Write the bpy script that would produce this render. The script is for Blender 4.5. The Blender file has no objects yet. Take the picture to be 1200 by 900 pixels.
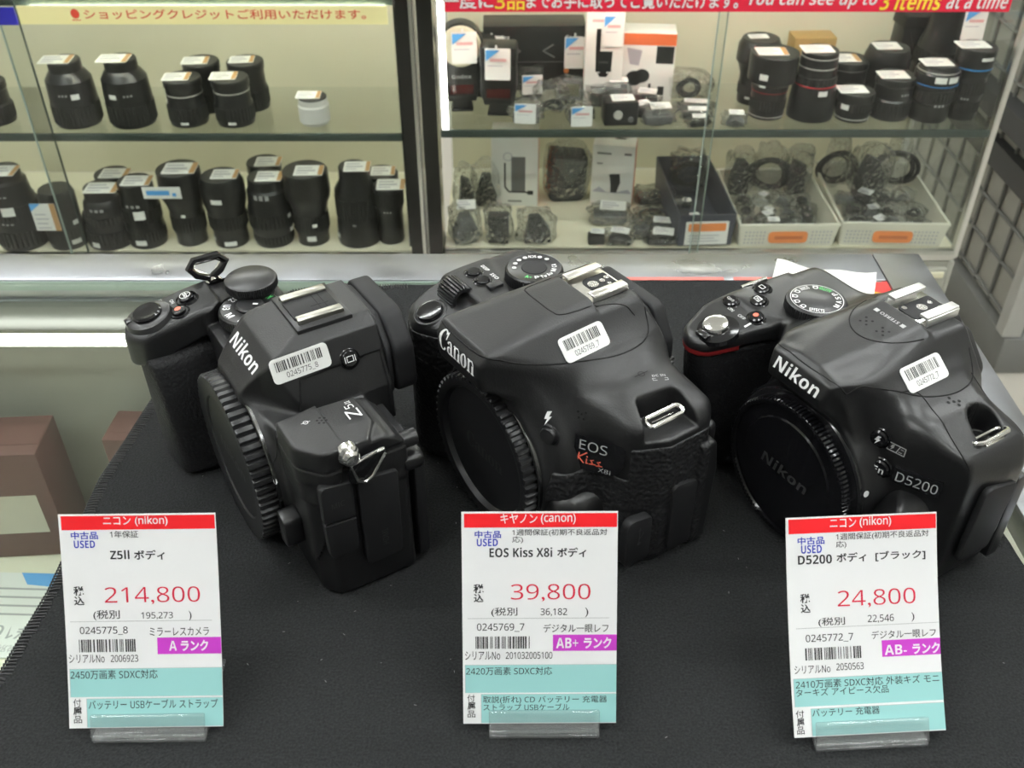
import bpy, bmesh, math, random
import numpy as np
from mathutils import Vector, Matrix
from mathutils.bvhtree import BVHTree

# ------------------------------------------------------------------ camera, world, exposure
SC = bpy.context.scene
COL = SC.collection
S = 0.001                       # everything below is written in millimetres, counter top at z = 0
SC.view_settings.view_transform = 'Standard'
SC.view_settings.look = 'None'
SC.view_settings.gamma = 1.0
SC.view_settings.use_curve_mapping = False
SC.view_settings.exposure = 0.0

cam_data = bpy.data.cameras.new('camera')
cam_data.sensor_width = 36.0
cam_data.lens = 36.0 * 1150.0 / 1200.0
cam_data.clip_start = 0.01
cam_data.dof.use_dof = True
cam_data.dof.focus_distance = 0.42
cam_data.dof.aperture_fstop = 26.0
cam = bpy.data.objects.new('camera', cam_data)
COL.objects.link(cam)
cam.location = (0.0, 0.0, 307.2 * S)
cam.rotation_euler = (math.radians(90 - 37.63), 0, 0)
SC.camera = cam

world = bpy.data.worlds.new('store_light')
SC.world = world
world.use_nodes = True
world.node_tree.nodes['Background'].inputs[0].default_value = (0.96, 0.98, 1.0, 1)
world.node_tree.nodes["Background"].inputs[1].default_value = 0.35
LAMP_POWER = 38.0               # fluorescent tubes on the ceiling
LED_POWER = 28.0                 # showcase strips; the pair behind the notices is added fill
COUNTER_LED_POWER = 5.0         # tube inside the counter
# ------------------------------------------------------------------ materials
def mat(name, base, rough=0.5, metal=0.0, spec=0.5, bump=None, coat=0.0, emit=None, rough_var=0.0, speck=None):
    m = bpy.data.materials.new(name); m.use_nodes = True
    nt = m.node_tree; b = nt.nodes['Principled BSDF']
    b.inputs['Base Color'].default_value = (*base, 1)
    b.inputs['Roughness'].default_value = rough
    b.inputs['Metallic'].default_value = metal
    b.inputs['Specular IOR Level'].default_value = spec
    b.inputs['Coat Weight'].default_value = coat
    if emit:
        b.inputs['Emission Color'].default_value = (*emit[0], 1)
        b.inputs['Emission Strength'].default_value = emit[1]
    if bump:
        kind, scale, strength, dist = bump
        tc = nt.nodes.new('ShaderNodeTexCoord')
        if kind == 'noise':
            t = nt.nodes.new('ShaderNodeTexNoise'); t.inputs['Scale'].default_value = scale
            t.inputs['Detail'].default_value = 3.0; out = t.outputs['Fac']
        else:
            t = nt.nodes.new('ShaderNodeTexVoronoi'); t.inputs['Scale'].default_value = scale
            t.feature = 'SMOOTH_F1'; out = t.outputs['Distance']
        nt.links.new(tc.outputs['Object'], t.inputs['Vector'])
        bp = nt.nodes.new('ShaderNodeBump')
        bp.inputs['Strength'].default_value = strength; bp.inputs['Distance'].default_value = dist
        nt.links.new(out, bp.inputs['Height']); nt.links.new(bp.outputs['Normal'], b.inputs['Normal'])
    if speck:
        tc = nt.nodes.new('ShaderNodeTexCoord'); t = nt.nodes.new('ShaderNodeTexNoise'); t.inputs['Scale'].default_value = speck[0]; t.inputs['Detail'].default_value = 4
        r = nt.nodes.new('ShaderNodeMapRange'); r.inputs['From Min'].default_value = .3; r.inputs['From Max'].default_value = .7
        mx = nt.nodes.new('ShaderNodeMix'); mx.data_type = 'RGBA'; mx.inputs[6].default_value = (*base, 1); mx.inputs[7].default_value = (*speck[1], 1)
        nt.links.new(tc.outputs['Object'], t.inputs['Vector']); nt.links.new(t.outputs['Fac'], r.inputs['Value']); nt.links.new(r.outputs['Result'], mx.inputs[0])
        nt.links.new(mx.outputs[2], b.inputs['Base Color'])
    if rough_var:
        tc = nt.nodes.new('ShaderNodeTexCoord')
        t = nt.nodes.new('ShaderNodeTexNoise'); t.inputs['Scale'].default_value = 30; t.inputs['Detail'].default_value = 6
        r = nt.nodes.new('ShaderNodeMapRange')
        r.inputs['To Min'].default_value = rough - rough_var; r.inputs['To Max'].default_value = rough + rough_var
        r.inputs['From Min'].default_value = 0.3; r.inputs['From Max'].default_value = 0.7
        nt.links.new(tc.outputs['Object'], t.inputs['Vector']); nt.links.new(t.outputs['Fac'], r.inputs['Value'])
        nt.links.new(r.outputs['Result'], b.inputs['Roughness'])
    return m

def glass(name, tint=(1, 1, 1), gloss=1.0, rough=0.0, wrinkle=0, haze=0.0):
    m = bpy.data.materials.new(name); m.use_nodes = True
    nt = m.node_tree; nt.nodes.clear()
    o = nt.nodes.new('ShaderNodeOutputMaterial'); mx = nt.nodes.new('ShaderNodeMixShader')
    tr = nt.nodes.new('ShaderNodeBsdfTransparent'); tr.inputs[0].default_value = (*tint, 1)
    gl = nt.nodes.new('ShaderNodeBsdfGlossy'); gl.inputs['Roughness'].default_value = rough
    fr = nt.nodes.new('ShaderNodeFresnel'); ge = nt.nodes.new('ShaderNodeNewGeometry')
    io = nt.nodes.new('ShaderNodeMath'); io.operation = 'MULTIPLY_ADD'       # the same pane seen from either side
    io.inputs[1].default_value = 1 / 1.5 - 1.5; io.inputs[2].default_value = 1.5
    nt.links.new(ge.outputs['Backfacing'], io.inputs[0]); nt.links.new(io.outputs[0], fr.inputs[0])
    ma = nt.nodes.new('ShaderNodeMath'); ma.operation = 'MULTIPLY'; ma.inputs[1].default_value = gloss
    nt.links.new(fr.outputs[0], ma.inputs[0]); nt.links.new(ma.outputs[0], mx.inputs[0])
    nt.links.new(tr.outputs[0], mx.inputs[1]); nt.links.new(gl.outputs[0], mx.inputs[2])
    nt.links.new(mx.outputs[0], o.inputs[0])
    if haze:
        df = nt.nodes.new('ShaderNodeBsdfDiffuse'); df.inputs[0].default_value = (.85, .87, .87, 1); m2 = nt.nodes.new('ShaderNodeMixShader'); m2.inputs[0].default_value = haze
        nt.links.new(mx.outputs[0], m2.inputs[1]); nt.links.new(df.outputs[0], m2.inputs[2]); nt.links.new(m2.outputs[0], o.inputs[0])
    if wrinkle:
        tc = nt.nodes.new('ShaderNodeTexCoord'); t = nt.nodes.new('ShaderNodeTexVoronoi'); t.inputs['Scale'].default_value = wrinkle * .4
        n = nt.nodes.new('ShaderNodeTexNoise'); n.inputs['Scale'].default_value = wrinkle * .3; n.inputs['Distortion'].default_value = 1.5
        ad = nt.nodes.new('ShaderNodeMath'); ad.operation = 'ADD'; bp = nt.nodes.new('ShaderNodeBump'); bp.inputs['Distance'].default_value = 0.008
        nt.links.new(tc.outputs['Object'], t.inputs['Vector']); nt.links.new(tc.outputs['Object'], n.inputs['Vector'])
        nt.links.new(t.outputs['Distance'], ad.inputs[0]); nt.links.new(n.outputs['Fac'], ad.inputs[1]); nt.links.new(ad.outputs[0], bp.inputs['Height'])
        nt.links.new(bp.outputs[0], gl.inputs['Normal']); nt.links.new(bp.outputs[0], fr.inputs['Normal'])
    return m

M = {}
M['shell'] = mat('camera_shell_black', (0.009, 0.009, 0.0095), 0.43, bump=('noise', 1500, 0.35, 0.0002))
M['shell_satin'] = mat('camera_shell_satin', (0.008, 0.008, 0.0085), 0.33, bump=('noise', 1300, 0.18, 0.0002))
M['rubber'] = mat('grip_rubber', (0.009, 0.009, 0.010), 0.65, spec=.3, bump=('noise', 700, 0.9, 0.0010))
M['leather'] = mat('leatherette', (0.011, 0.011, 0.012), 0.5, bump=('voronoi', 640, 0.9, 0.0008))
M['cap'] = mat('cap_plastic', (0.012, 0.012, 0.013), 0.38)
M['cap_gloss'] = mat('cap_plastic_glossy', (0.006, 0.006, 0.007), 0.13)
M['gloss'] = mat('glossy_black', (0.008, 0.008, 0.009), 0.12)
M['satin'] = mat('satin_black', (0.014, 0.014, 0.015), 0.32)
M['dull'] = mat('dull_black', (0.011, 0.011, 0.012), 0.6, spec=.35)
M['mount'] = mat('mount_metal', (0.16, 0.16, 0.16), 0.22, metal=1.0)
M['seam'] = mat('seam_black', (0.002, 0.002, 0.002), 0.9)
M['chrome'] = mat('bright_steel', (0.80, 0.79, 0.77), 0.16, metal=1.0)
M['shoe'] = mat('shoe_steel', (0.80, 0.78, 0.73), 0.28, metal=1.0)
M['shoe_bright'] = mat('shoe_steel_bright', (0.86, 0.86, 0.85), 0.36, metal=1.0)
M['shoe_dark'] = mat('shoe_steel_worn', (0.42, 0.41, 0.37), 0.3, metal=1.0)
M['white_ink'] = mat('white_ink', (0.80, 0.80, 0.80), 0.5)
M['grey_ink'] = mat('grey_ink', (0.38, 0.38, 0.38), 0.5)
M['dim_ink'] = mat('engraved_mark', (0.034, 0.034, 0.034), 0.3)
M['black_ink'] = mat('black_ink', (0.02, 0.02, 0.022), 0.6)
M['red_ink'] = mat('red_ink', (0.70, 0.035, 0.05), 0.5)
M['green_ink'] = mat('green_ink', (0.10, 0.62, 0.16), 0.5)
M['orange_ink'] = mat('orange_red_ink', (0.75, 0.13, 0.08), 0.5)
M['sticker'] = mat('sticker_paper', (0.78, 0.78, 0.76), 0.45)
M['red_rubber'] = mat('red_trim', (0.22, 0.015, 0.015), 0.35)

# ------------------------------------------------------------------ objects
def link(name, me, material=None, parent=None):
    o = bpy.data.objects.new(name, me); COL.objects.link(o)
    if material is not None:
        me.materials.append(material)
    if parent is not None: o.parent = parent
    return o

def tag(o, label, cat, group=None, kind=None):
    if label: o['label'] = label
    if cat: o['category'] = cat
    if group: o['group'] = group
    if kind: o['kind'] = kind
    return o

def thing(name, loc, rz, label, cat, group=None):
    o = bpy.data.objects.new(name, None); COL.objects.link(o)
    o.empty_display_size = 0.02
    o.location = [c * S for c in loc]; o.rotation_euler = (0, 0, math.radians(rz))
    return tag(o, label, cat, group)

def copy_thing(src, loc, rz, label, group=None, scale=None):
    """a copy of a thing with copies of its parts and their sub-parts"""
    c = src.copy(); COL.objects.link(c)
    c.location = [v * S for v in loc]; c.rotation_euler = (0, 0, math.radians(rz))
    c['label'] = label
    if group: c['group'] = group
    if scale: c.scale = scale
    for ch in list(src.children):
        d = ch.copy(); COL.objects.link(d); d.parent = c
        for g in list(ch.children):
            e = g.copy(); COL.objects.link(e); e.parent = d
    return c

def rp(pts, n=5):
    """polygon with rounded corners: points are (u, v) or (u, v, radius)"""
    P = [np.array(p[:2], float) for p in pts]; out = []
    for i, p in enumerate(pts):
        r = p[2] if len(p) > 2 else 0
        a, b, c = P[i - 1], P[i], P[(i + 1) % len(P)]
        if r <= 0: out.append(b); continue
        u, w = a - b, c - b; lu, lw = np.linalg.norm(u), np.linalg.norm(w); u /= lu; w /= lw
        ang = math.acos(max(-1, min(1, float(u @ w))))
        if ang > math.pi - 0.02: out.append(b); continue
        t = min(r / math.tan(ang / 2), lu * 0.48, lw * 0.48)
        p0, p1 = b + u * t, b + w * t
        for k in range(n + 1):
            s = k / n
            out.append((1 - s) ** 2 * p0 + 2 * s * (1 - s) * b + s * s * p1)
    return [tuple(q) for q in out]

class MB:
    """collects simple solids and builds them as one mesh object (millimetres)"""
    def __init__(s): s.v = []; s.f = []; s.mi = []; s.cur = 0; s.T = None
    def add(s, v, f):
        n = len(s.v)
        for p in v:
            p = Vector(p)
            s.v.append(tuple(s.T @ p) if s.T is not None else tuple(p))
        for q in f:
            s.f.append([i + n for i in q]); s.mi.append(s.cur)
        return s
    def bm(s, bm):
        bm.verts.index_update()
        return s.add([v.co[:] for v in bm.verts], [[v.index for v in f.verts] for f in bm.faces])
    def box(s, c, d, bevel=0.0, rot=None, seg=2):
        bm = bmesh.new(); bmesh.ops.create_cube(bm, size=1.0)
        for v in bm.verts: v.co = Vector((v.co.x * d[0], v.co.y * d[1], v.co.z * d[2]))
        if bevel > 0: bmesh.ops.bevel(bm, geom=bm.edges[:], offset=min(bevel, min(d) * 0.45), segments=seg, affect='EDGES', profile=0.5)
        m = Matrix.Translation(c)
        if rot is not None: m = m @ rot
        for v in bm.verts: v.co = m @ v.co
        s.bm(bm); bm.free(); return s
    def prism(s, poly, lo, hi, axis='z', bevel=0.0, seg=2):
        bm = bmesh.new(); n = len(poly)
        def P(u, v, w): return {'z': (u, v, w), 'y': (u, w, v), 'x': (w, u, v)}[axis]
        a = [bm.verts.new(P(u, v, lo)) for u, v in poly]; b = [bm.verts.new(P(u, v, hi)) for u, v in poly]
        bm.faces.new(a); bm.faces.new(b)
        for i in range(n): bm.faces.new((a[i], a[(i + 1) % n], b[(i + 1) % n], b[i]))
        bmesh.ops.recalc_face_normals(bm, faces=bm.faces[:])
        if bevel > 0:
            es = [e for e in bm.edges if abs(abs((e.verts[0].co - e.verts[1].co).normalized()['xyz'.index(axis)]) - 1) > 1e-3]
            bmesh.ops.bevel(bm, geom=es, offset=bevel, segments=seg, affect='EDGES', profile=0.5)
        s.bm(bm); bm.free(); return s
    def lathe(s, prof, c=(0, 0, 0), axis='z', seg=48, rf=None):
        """prof: (radius, height) pairs; rf(angle, index) scales the radius"""
        def P(r, a, h):
            x, y = r * math.cos(a), r * math.sin(a)
            return {'z': (c[0] + x, c[1] + y, c[2] + h), 'y': (c[0] + x, c[1] + h, c[2] + y), 'x': (c[0] + h, c[1] + x, c[2] + y)}[axis]
        v = []; f = []; rings = []
        for i, (r, h) in enumerate(prof):
            if r <= 1e-6: rings.append([len(v)]); v.append(P(0, 0, h)); continue
            ring = []
            for k in range(seg):
                a = 2 * math.pi * k / seg; ring.append(len(v)); v.append(P(r * (rf(k, i) if rf else 1.0), a, h))
            rings.append(ring)
        for a, b in zip(rings, rings[1:]):
            for k in range(seg):
                k2 = (k + 1) % seg
                if len(a) == 1 and len(b) == 1: continue
                if len(a) == 1: f.append([a[0], b[k], b[k2]])
                elif len(b) == 1: f.append([a[k], b[0], a[k2]])
                else: f.append([a[k], b[k], b[k2], a[k2]])
        if axis == 'y': f = [q[::-1] for q in f]
        return s.add(v, [q[::-1] for q in f])
    def tube(s, path, r, seg=8, closed=False, flat=1.0):
        pts = [Vector(p) for p in path]; n = len(pts); rings = []; up = None
        for i, p in enumerate(pts):
            a = pts[i - 1] if (i or closed) else p; b = pts[(i + 1) % n] if (i < n - 1 or closed) else p
            t = (b - a).normalized()
            if up is None:
                up = Vector((0, 0, 1)) if abs(t.z) < 0.9 else Vector((1, 0, 0))
            up = (up - t * up.dot(t)).normalized(); sd = t.cross(up)
            rr = r[i] if isinstance(r, (list, tuple)) else r
            rings.append([p + sd * (rr * math.cos(2 * math.pi * k / seg)) + up * (rr * flat * math.sin(2 * math.pi * k / seg)) for k in range(seg)])
        v = [tuple(q) for rg in rings for q in rg]; f = []
        for i in range(n if closed else n - 1):
            j = (i + 1) % n
            for k in range(seg):
                k2 = (k + 1) % seg; f.append([i * seg + k, i * seg + k2, j * seg + k2, j * seg + k])
        if not closed:
            f.append([k for k in range(seg)][::-1]); f.append([(n - 1) * seg + k for k in range(seg)])
        return s.add(v, f)
    def grid(s, fn, nu, nv):
        v = [fn(i / nu, j / nv) for i in range(nu + 1) for j in range(nv + 1)]
        f = [[i * (nv + 1) + j, (i + 1) * (nv + 1) + j, (i + 1) * (nv + 1) + j + 1, i * (nv + 1) + j + 1] for i in range(nu) for j in range(nv)]
        return s.add(v, f)
    def build(s, name, material, parent=None, smooth=35, fix=True):
        me = bpy.data.meshes.new(name)
        me.from_pydata([(a * S, b * S, c * S) for a, b, c in s.v], [], s.f)
        mats = material if isinstance(material, (list, tuple)) else [material]
        for m in mats: me.materials.append(m)
        if len(mats) > 1: me.polygons.foreach_set('material_index', s.mi)
        if fix:
            bm = bmesh.new(); bm.from_mesh(me); bmesh.ops.recalc_face_normals(bm, faces=bm.faces[:]); bm.to_mesh(me); bm.free()
        if smooth:
            me.polygons.foreach_set('use_smooth', [True] * len(me.polygons))
            try: me.set_sharp_from_angle(angle=math.radians(smooth))
            except Exception: pass
        me.update()
        return link(name, me, None, parent)

# ------------------------------------------------------------------ lettering
_tc = {}
def plain(body, heavy=False):
    """the same letters in the plain sans-serif alphabet that ships with the text fonts"""
    out = ''
    for ch in body:
        if '0' <= ch <= '9': out += chr((0x1D7EC if heavy else 0x1D7E2) + ord(ch) - 48)
        elif 'A' <= ch <= 'Z': out += chr((0x1D5D4 if heavy else 0x1D5A0) + ord(ch) - 65)
        elif 'a' <= ch <= 'z': out += chr((0x1D5EE if heavy else 0x1D5BA) + ord(ch) - 97)
        else: out += ch
    return out
def text2d(body, bold=0.0, shear=0.0, spacing=1.0):
    key = (body, bold, shear, spacing)
    if key in _tc: return _tc[key]
    cu = bpy.data.curves.new('lettering', 'FONT'); cu.body = body; cu.size = 1.0
    cu.offset = bold; cu.shear = shear; cu.space_character = spacing; cu.resolution_u = 3; cu.fill_mode = 'FRONT'
    o = bpy.data.objects.new('lettering', cu); COL.objects.link(o)
    dg = bpy.context.evaluated_depsgraph_get(); dg.update()
    me = bpy.data.meshes.new_from_object(o.evaluated_get(dg))
    v = np.zeros(len(me.vertices) * 3, np.float32); me.vertices.foreach_get('co', v); v = v.reshape(-1, 3)[:, :2].copy()
    f = [tuple(p.vertices) for p in me.polygons]
    bpy.data.objects.remove(o); bpy.data.curves.remove(cu); bpy.data.meshes.remove(me)
    _tc[key] = (v, f); return v, f

class Ink:
    """flat printing in a (u, v) plane in millimetres"""
    def __init__(s): s.v = []; s.f = []; s.mi = []; s.cur = 0
    def add(s, v, f):
        n = len(s.v); s.v += [tuple(map(float, p)) for p in v]; s.f += [[i + n for i in q] for q in f]; s.mi += [s.cur] * len(f); return s
    def rect(s, x0, y0, x1, y1, nx=1, ny=1):
        for i in range(nx):
            for j in range(ny):
                a, b = x0 + (x1 - x0) * i / nx, x0 + (x1 - x0) * (i + 1) / nx
                c, d = y0 + (y1 - y0) * j / ny, y0 + (y1 - y0) * (j + 1) / ny
                s.add([(a, c), (b, c), (b, d), (a, d)], [[0, 1, 2, 3]])
        return s
    def poly(s, p): return s.add(p, [list(range(len(p)))])
    def disc(s, x, y, r, n=20, r2=None):
        r2 = r2 or r
        return s.poly([(x + r * math.cos(2 * math.pi * k / n), y + r2 * math.sin(2 * math.pi * k / n)) for k in range(n)])
    def ring(s, x, y, r, w, n=24):
        v = []
        for k in range(n):
            a = 2 * math.pi * k / n; v += [(x + r * math.cos(a), y + r * math.sin(a)), (x + (r - w) * math.cos(a), y + (r - w) * math.sin(a))]
        return s.add(v, [[2 * k, (2 * k + 2) % (2 * n), (2 * k + 3) % (2 * n), 2 * k + 1] for k in range(n)])
    def line(s, pts, w):
        for (x0, y0), (x1, y1) in zip(pts, pts[1:]):
            l = math.hypot(x1 - x0, y1 - y0) or 1; nx, ny = -(y1 - y0) / l * w / 2, (x1 - x0) / l * w / 2
            ex, ey = (x1 - x0) / l * w * .3, (y1 - y0) / l * w * .3
            s.add([(x0 + nx - ex, y0 + ny - ey), (x0 - nx - ex, y0 - ny - ey), (x1 - nx + ex, y1 - ny + ey), (x1 + nx + ex, y1 + ny + ey)], [[0, 1, 2, 3]])
        return s
    def text(s, body, x0, y0, x1, y1, bold=0.0, shear=0.0, rot=0, spacing=1.0):
        """letters fitted into the box"""
        latin = any(c.isascii() and c.isalnum() for c in body); pure = all(c.isascii() for c in body)
        v, f = text2d(plain(body, pure and bold > .015), 0.0 if (pure and bold > .015) else (min(bold, .012) if latin else bold), shear, spacing)
        if not len(v): return s
        lo, hi = v.min(0), v.max(0); sz = np.maximum(hi - lo, 1e-6)
        w = (v - lo) / sz - 0.5
        bw, bh = x1 - x0, y1 - y0
        if rot in (90, -90): w = w * np.array([bh, bw])
        else: w = w * np.array([bw, bh])
        a = math.radians(rot); c, sn = math.cos(a), math.sin(a)
        w = np.c_[w[:, 0] * c - w[:, 1] * sn, w[:, 0] * sn + w[:, 1] * c] + np.array([(x0 + x1) / 2, (y0 + y1) / 2])
        return s.add(w, f)
    def bars(s, x0, y0, x1, y1, seed=1, n=44):
        rnd = random.Random(seed); x = x0; ws = [rnd.choice((1, 1, 1, 2, 2)) if i % 2 == 0 else rnd.choice((1, 1, 2, 3)) for i in range(n)]; u = (x1 - x0) / sum(ws)
        for i, w in enumerate(ws):
            if i % 2 == 0: s.rect(x, y0, x + w * u, y1)
            x += w * u
        return s
    def build(s, name, material, parent, place, smooth=True):
        """place(u, v) -> 3-D point in millimetres"""
        me = bpy.data.meshes.new(name)
        me.from_pydata([tuple(c * S for c in place(u, v)) for u, v in s.v], [], s.f)
        mats = material if isinstance(material, (list, tuple)) else [material]
        for m in mats: me.materials.append(m)
        if len(mats) > 1: me.polygons.foreach_set('material_index', s.mi)
        me.update()
        return link(name, me, None, parent)

def plane(c, r, u, off=0.0):
    c, r, u = Vector(c), Vector(r).normalized(), Vector(u).normalized()
    u = (u - r * u.dot(r)).normalized(); n = r.cross(u)
    return lambda a, b: tuple(c + r * a + u * b + n * off)

def onto(bvh, c, r, u, off=0.12, reach=25.0):
    """plane placement that then drops onto a body's surface"""
    c, r, u = Vector(c), Vector(r).normalized(), Vector(u).normalized()
    u = (u - r * u.dot(r)).normalized(); n = r.cross(u)
    def place(a, b):
        p = c + r * a + u * b
        h = bvh.ray_cast(p + n * reach, -n, reach * 2)
        return tuple(h[0] + n * off) if h[0] is not None else tuple(p)
    return place

# ------------------------------------------------------------------ sculpted solids on a grid
def smax(a, b, k):
    if k <= 0: return np.maximum(a, b)
    h = np.maximum(k - np.abs(a - b), 0) / k
    return np.maximum(a, b) + h * h * k * 0.25
def smin(a, b, k): return -smax(-a, -b, k)

def psdf(poly, U, V):
    d = np.full(np.broadcast(U, V).shape, 1e9, np.float32); ins = np.zeros(d.shape, bool); n = len(poly)
    for i in range(n):
        (ax, ay), (bx, by) = poly[i], poly[(i + 1) % n]
        ex, ey = bx - ax, by - ay; wx, wy = U - ax, V - ay
        t = np.clip((wx * ex + wy * ey) / (ex * ex + ey * ey + 1e-9), 0, 1)
        d = np.minimum(d, (wx - ex * t) ** 2 + (wy - ey * t) ** 2)
        if ay != by:
            c = ((V >= ay) != (V >= by)) & (U < ex * (V - ay) / (by - ay) + ax)
            ins ^= c
    d = np.sqrt(d); return np.where(ins, -d, d).astype(np.float32)

def lsdf(line, U, V):
    d = np.full(np.broadcast(U, V).shape, 1e9, np.float32)
    for (ax, ay), (bx, by) in zip(line, line[1:]):
        ex, ey = bx - ax, by - ay; wx, wy = U - ax, V - ay
        t = np.clip((wx * ex + wy * ey) / (ex * ex + ey * ey + 1e-9), 0, 1)
        d = np.minimum(d, (wx - ex * t) ** 2 + (wy - ey * t) ** 2)
    return np.sqrt(d)

def seam(bvh, name, pts, d, parent, r=.36, step=1.2, sink=.16):
    """a fine dark joint laid along a body's surface; pts are dropped along d"""
    d = Vector(d).normalized(); P = []
    for a, b in zip(pts, pts[1:]):
        a, b = Vector(a), Vector(b); n = max(1, int((b - a).length / step))
        P += [a.lerp(b, i / n) for i in range(n)]
    P.append(Vector(pts[-1])); Q = []
    for p in P:
        h = bvh.ray_cast(p - d * 150, d, 300)
        if h[0] is not None: Q.append(h[0] - d * (-sink))
    Q = [Q[0]] + [(Q[i - 1] + Q[i] * 2 + Q[i + 1]) / 4 for i in range(1, len(Q) - 1)] + [Q[-1]]
    m = MB(); m.tube([tuple(q) for q in Q], r, 6); return m.build(name, M['seam'], parent, 60)

def curve(pts, n=8):
    """smooth open curve through points"""
    P = [Vector(p) for p in pts]; P = [P[0] * 2 - P[1]] + P + [P[-1] * 2 - P[-2]]; out = []
    for i in range(1, len(P) - 2):
        for k in range(n):
            t = k / n; a, b, c, d = P[i - 1:i + 3]
            out.append(.5 * ((2 * b) + (c - a) * t + (2 * a - 5 * b + 4 * c - d) * t * t + (3 * b - a - 3 * c + d) * t ** 3))
    return out + [P[-2]]

class Vol:
    def __init__(s, lo, hi, h):
        s.lo = np.array(lo, np.float32); s.h = h
        ax = [np.arange(lo[i], hi[i] + h, h, dtype=np.float32) for i in range(3)]
        s.X, s.Y, s.Z = ax[0][:, None, None], ax[1][None, :, None], ax[2][None, None, :]
    def prism(s, axis, pts, lo, hi, k=2.0):
        p = rp(pts)
        if axis == 'z': d = psdf(p, s.X, s.Y); A = s.Z
        elif axis == 'y': d = psdf(p, s.X, s.Z); A = s.Y
        else: d = psdf(p, s.Y, s.Z); A = s.X
        return smax(d, np.maximum(lo - A, A - hi), k)
    def curtain(s, axis, line):
        if axis == 'z': return lsdf(line, s.X, s.Y)
        if axis == 'y': return lsdf(line, s.X, s.Z)
        return lsdf(line, s.Y, s.Z)
    def cut(s, p, n):
        n = np.array(n, np.float32); n = n / np.linalg.norm(n)
        return (s.X - p[0]) * n[0] + (s.Y - p[1]) * n[1] + (s.Z - p[2]) * n[2]
    def ell(s, c, r):
        q = np.sqrt(((s.X - c[0]) / r[0]) ** 2 + ((s.Y - c[1]) / r[1]) ** 2 + ((s.Z - c[2]) / r[2]) ** 2)
        return (q - 1) * min(r)
    def cyl(s, axis, c, r, lo, hi, k=1.0):
        A = {'x': s.X, 'y': s.Y, 'z': s.Z}[axis]
        o = [q - cc for q, cc, nm in ((s.X, c[0], 'x'), (s.Y, c[1], 'y'), (s.Z, c[2], 'z')) if nm != axis]
        return smax(np.sqrt(o[0] ** 2 + o[1] ** 2) - r, np.maximum(lo - A, A - hi), k)
    def capsule(s, a, b, r):
        a, b = np.array(a, np.float32), np.array(b, np.float32); e = b - a; L = float(e @ e) + 1e-9
        t = np.clip(((s.X - a[0]) * e[0] + (s.Y - a[1]) * e[1] + (s.Z - a[2]) * e[2]) / L, 0, 1)
        return np.sqrt((s.X - a[0] - e[0] * t) ** 2 + (s.Y - a[1] - e[1] * t) ** 2 + (s.Z - a[2] - e[2] * t) ** 2) - r
    def groove(s, f, d, w=0.9, depth=0.55, where=None):
        g = np.maximum(d - w / 2, -(f + depth))
        if where is not None: g = np.maximum(g, where)
        return np.maximum(f, -g)
    def mesh(s, f):
        """surface nets"""
        f = np.ascontiguousarray(np.broadcast_to(f, (s.X.shape[0], s.Y.shape[1], s.Z.shape[2])).astype(np.float32))
        I = f < 0; nx, ny, nz = f.shape
        c = np.zeros((nx - 1, ny - 1, nz - 1), np.uint8)
        for i in (0, 1):
            for j in (0, 1):
                for k in (0, 1): c += I[i:nx - 1 + i, j:ny - 1 + j, k:nz - 1 + k]
        act = np.argwhere((c > 0) & (c < 8)); idx = np.full(c.shape, -1, np.int32)
        idx[act[:, 0], act[:, 1], act[:, 2]] = np.arange(len(act))
        acc = np.zeros((len(act), 3), np.float32); cnt = np.zeros(len(act), np.float32)
        cs = [(i, j, k) for i in (0, 1) for j in (0, 1) for k in (0, 1)]
        for a in cs:
            for ax in range(3):
                if a[ax]: continue
                b = list(a); b[ax] = 1
                va = f[act[:, 0] + a[0], act[:, 1] + a[1], act[:, 2] + a[2]]; vb = f[act[:, 0] + b[0], act[:, 1] + b[1], act[:, 2] + b[2]]
                m = (va < 0) != (vb < 0); t = np.where(m, va / np.where(m, va - vb, 1), 0)
                p = np.tile(np.array(a, np.float32), (len(act), 1)); p[:, ax] = t
                acc += p * m[:, None]; cnt += m
        V = (act + acc / cnt[:, None]) * s.h + s.lo
        Q = []
        for ax in range(3):
            sl0 = [slice(1, -1)] * 3; sl1 = [slice(1, -1)] * 3
            sl0[ax] = slice(0, -1); sl1[ax] = slice(1, None)
            A, B = I[tuple(sl0)], I[tuple(sl1)]
            e = np.argwhere(A != B); o = np.ones(3, int); o[ax] = 0; e = e + o
            fl = I[e[:, 0], e[:, 1], e[:, 2]]
            u, w = [(1, 2), (2, 0), (0, 1)][ax]
            q = []
            for du, dw in ((-1, -1), (0, -1), (0, 0), (-1, 0)):
                g = e.copy(); g[:, u] += du; g[:, w] += dw; q.append(idx[g[:, 0], g[:, 1], g[:, 2]])
            q = np.stack(q, 1); q[~fl] = q[~fl][:, ::-1]; Q.append(q)
        Q = np.concatenate(Q); Q = Q[(Q >= 0).all(1)]
        return V, Q
    def build(s, f, name, material, parent=None, bvh=False):
        V, Q = s.mesh(f)
        me = bpy.data.meshes.new(name)
        me.vertices.add(len(V)); me.vertices.foreach_set('co', (V * S).astype(np.float32).ravel())
        me.loops.add(Q.size); me.loops.foreach_set('vertex_index', Q.astype(np.int32).ravel())
        me.polygons.add(len(Q)); me.polygons.foreach_set('loop_start', np.arange(0, Q.size, 4, dtype=np.int32))
        me.polygons.foreach_set('loop_total', np.full(len(Q), 4, np.int32))
        me.polygons.foreach_set('use_smooth', np.ones(len(Q), bool))
        me.update(calc_edges=True); me.validate()
        o = link(name, me, material, parent)
        if bvh: return o, BVHTree.FromPolygons(V.tolist(), Q.tolist())
        return o
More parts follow.
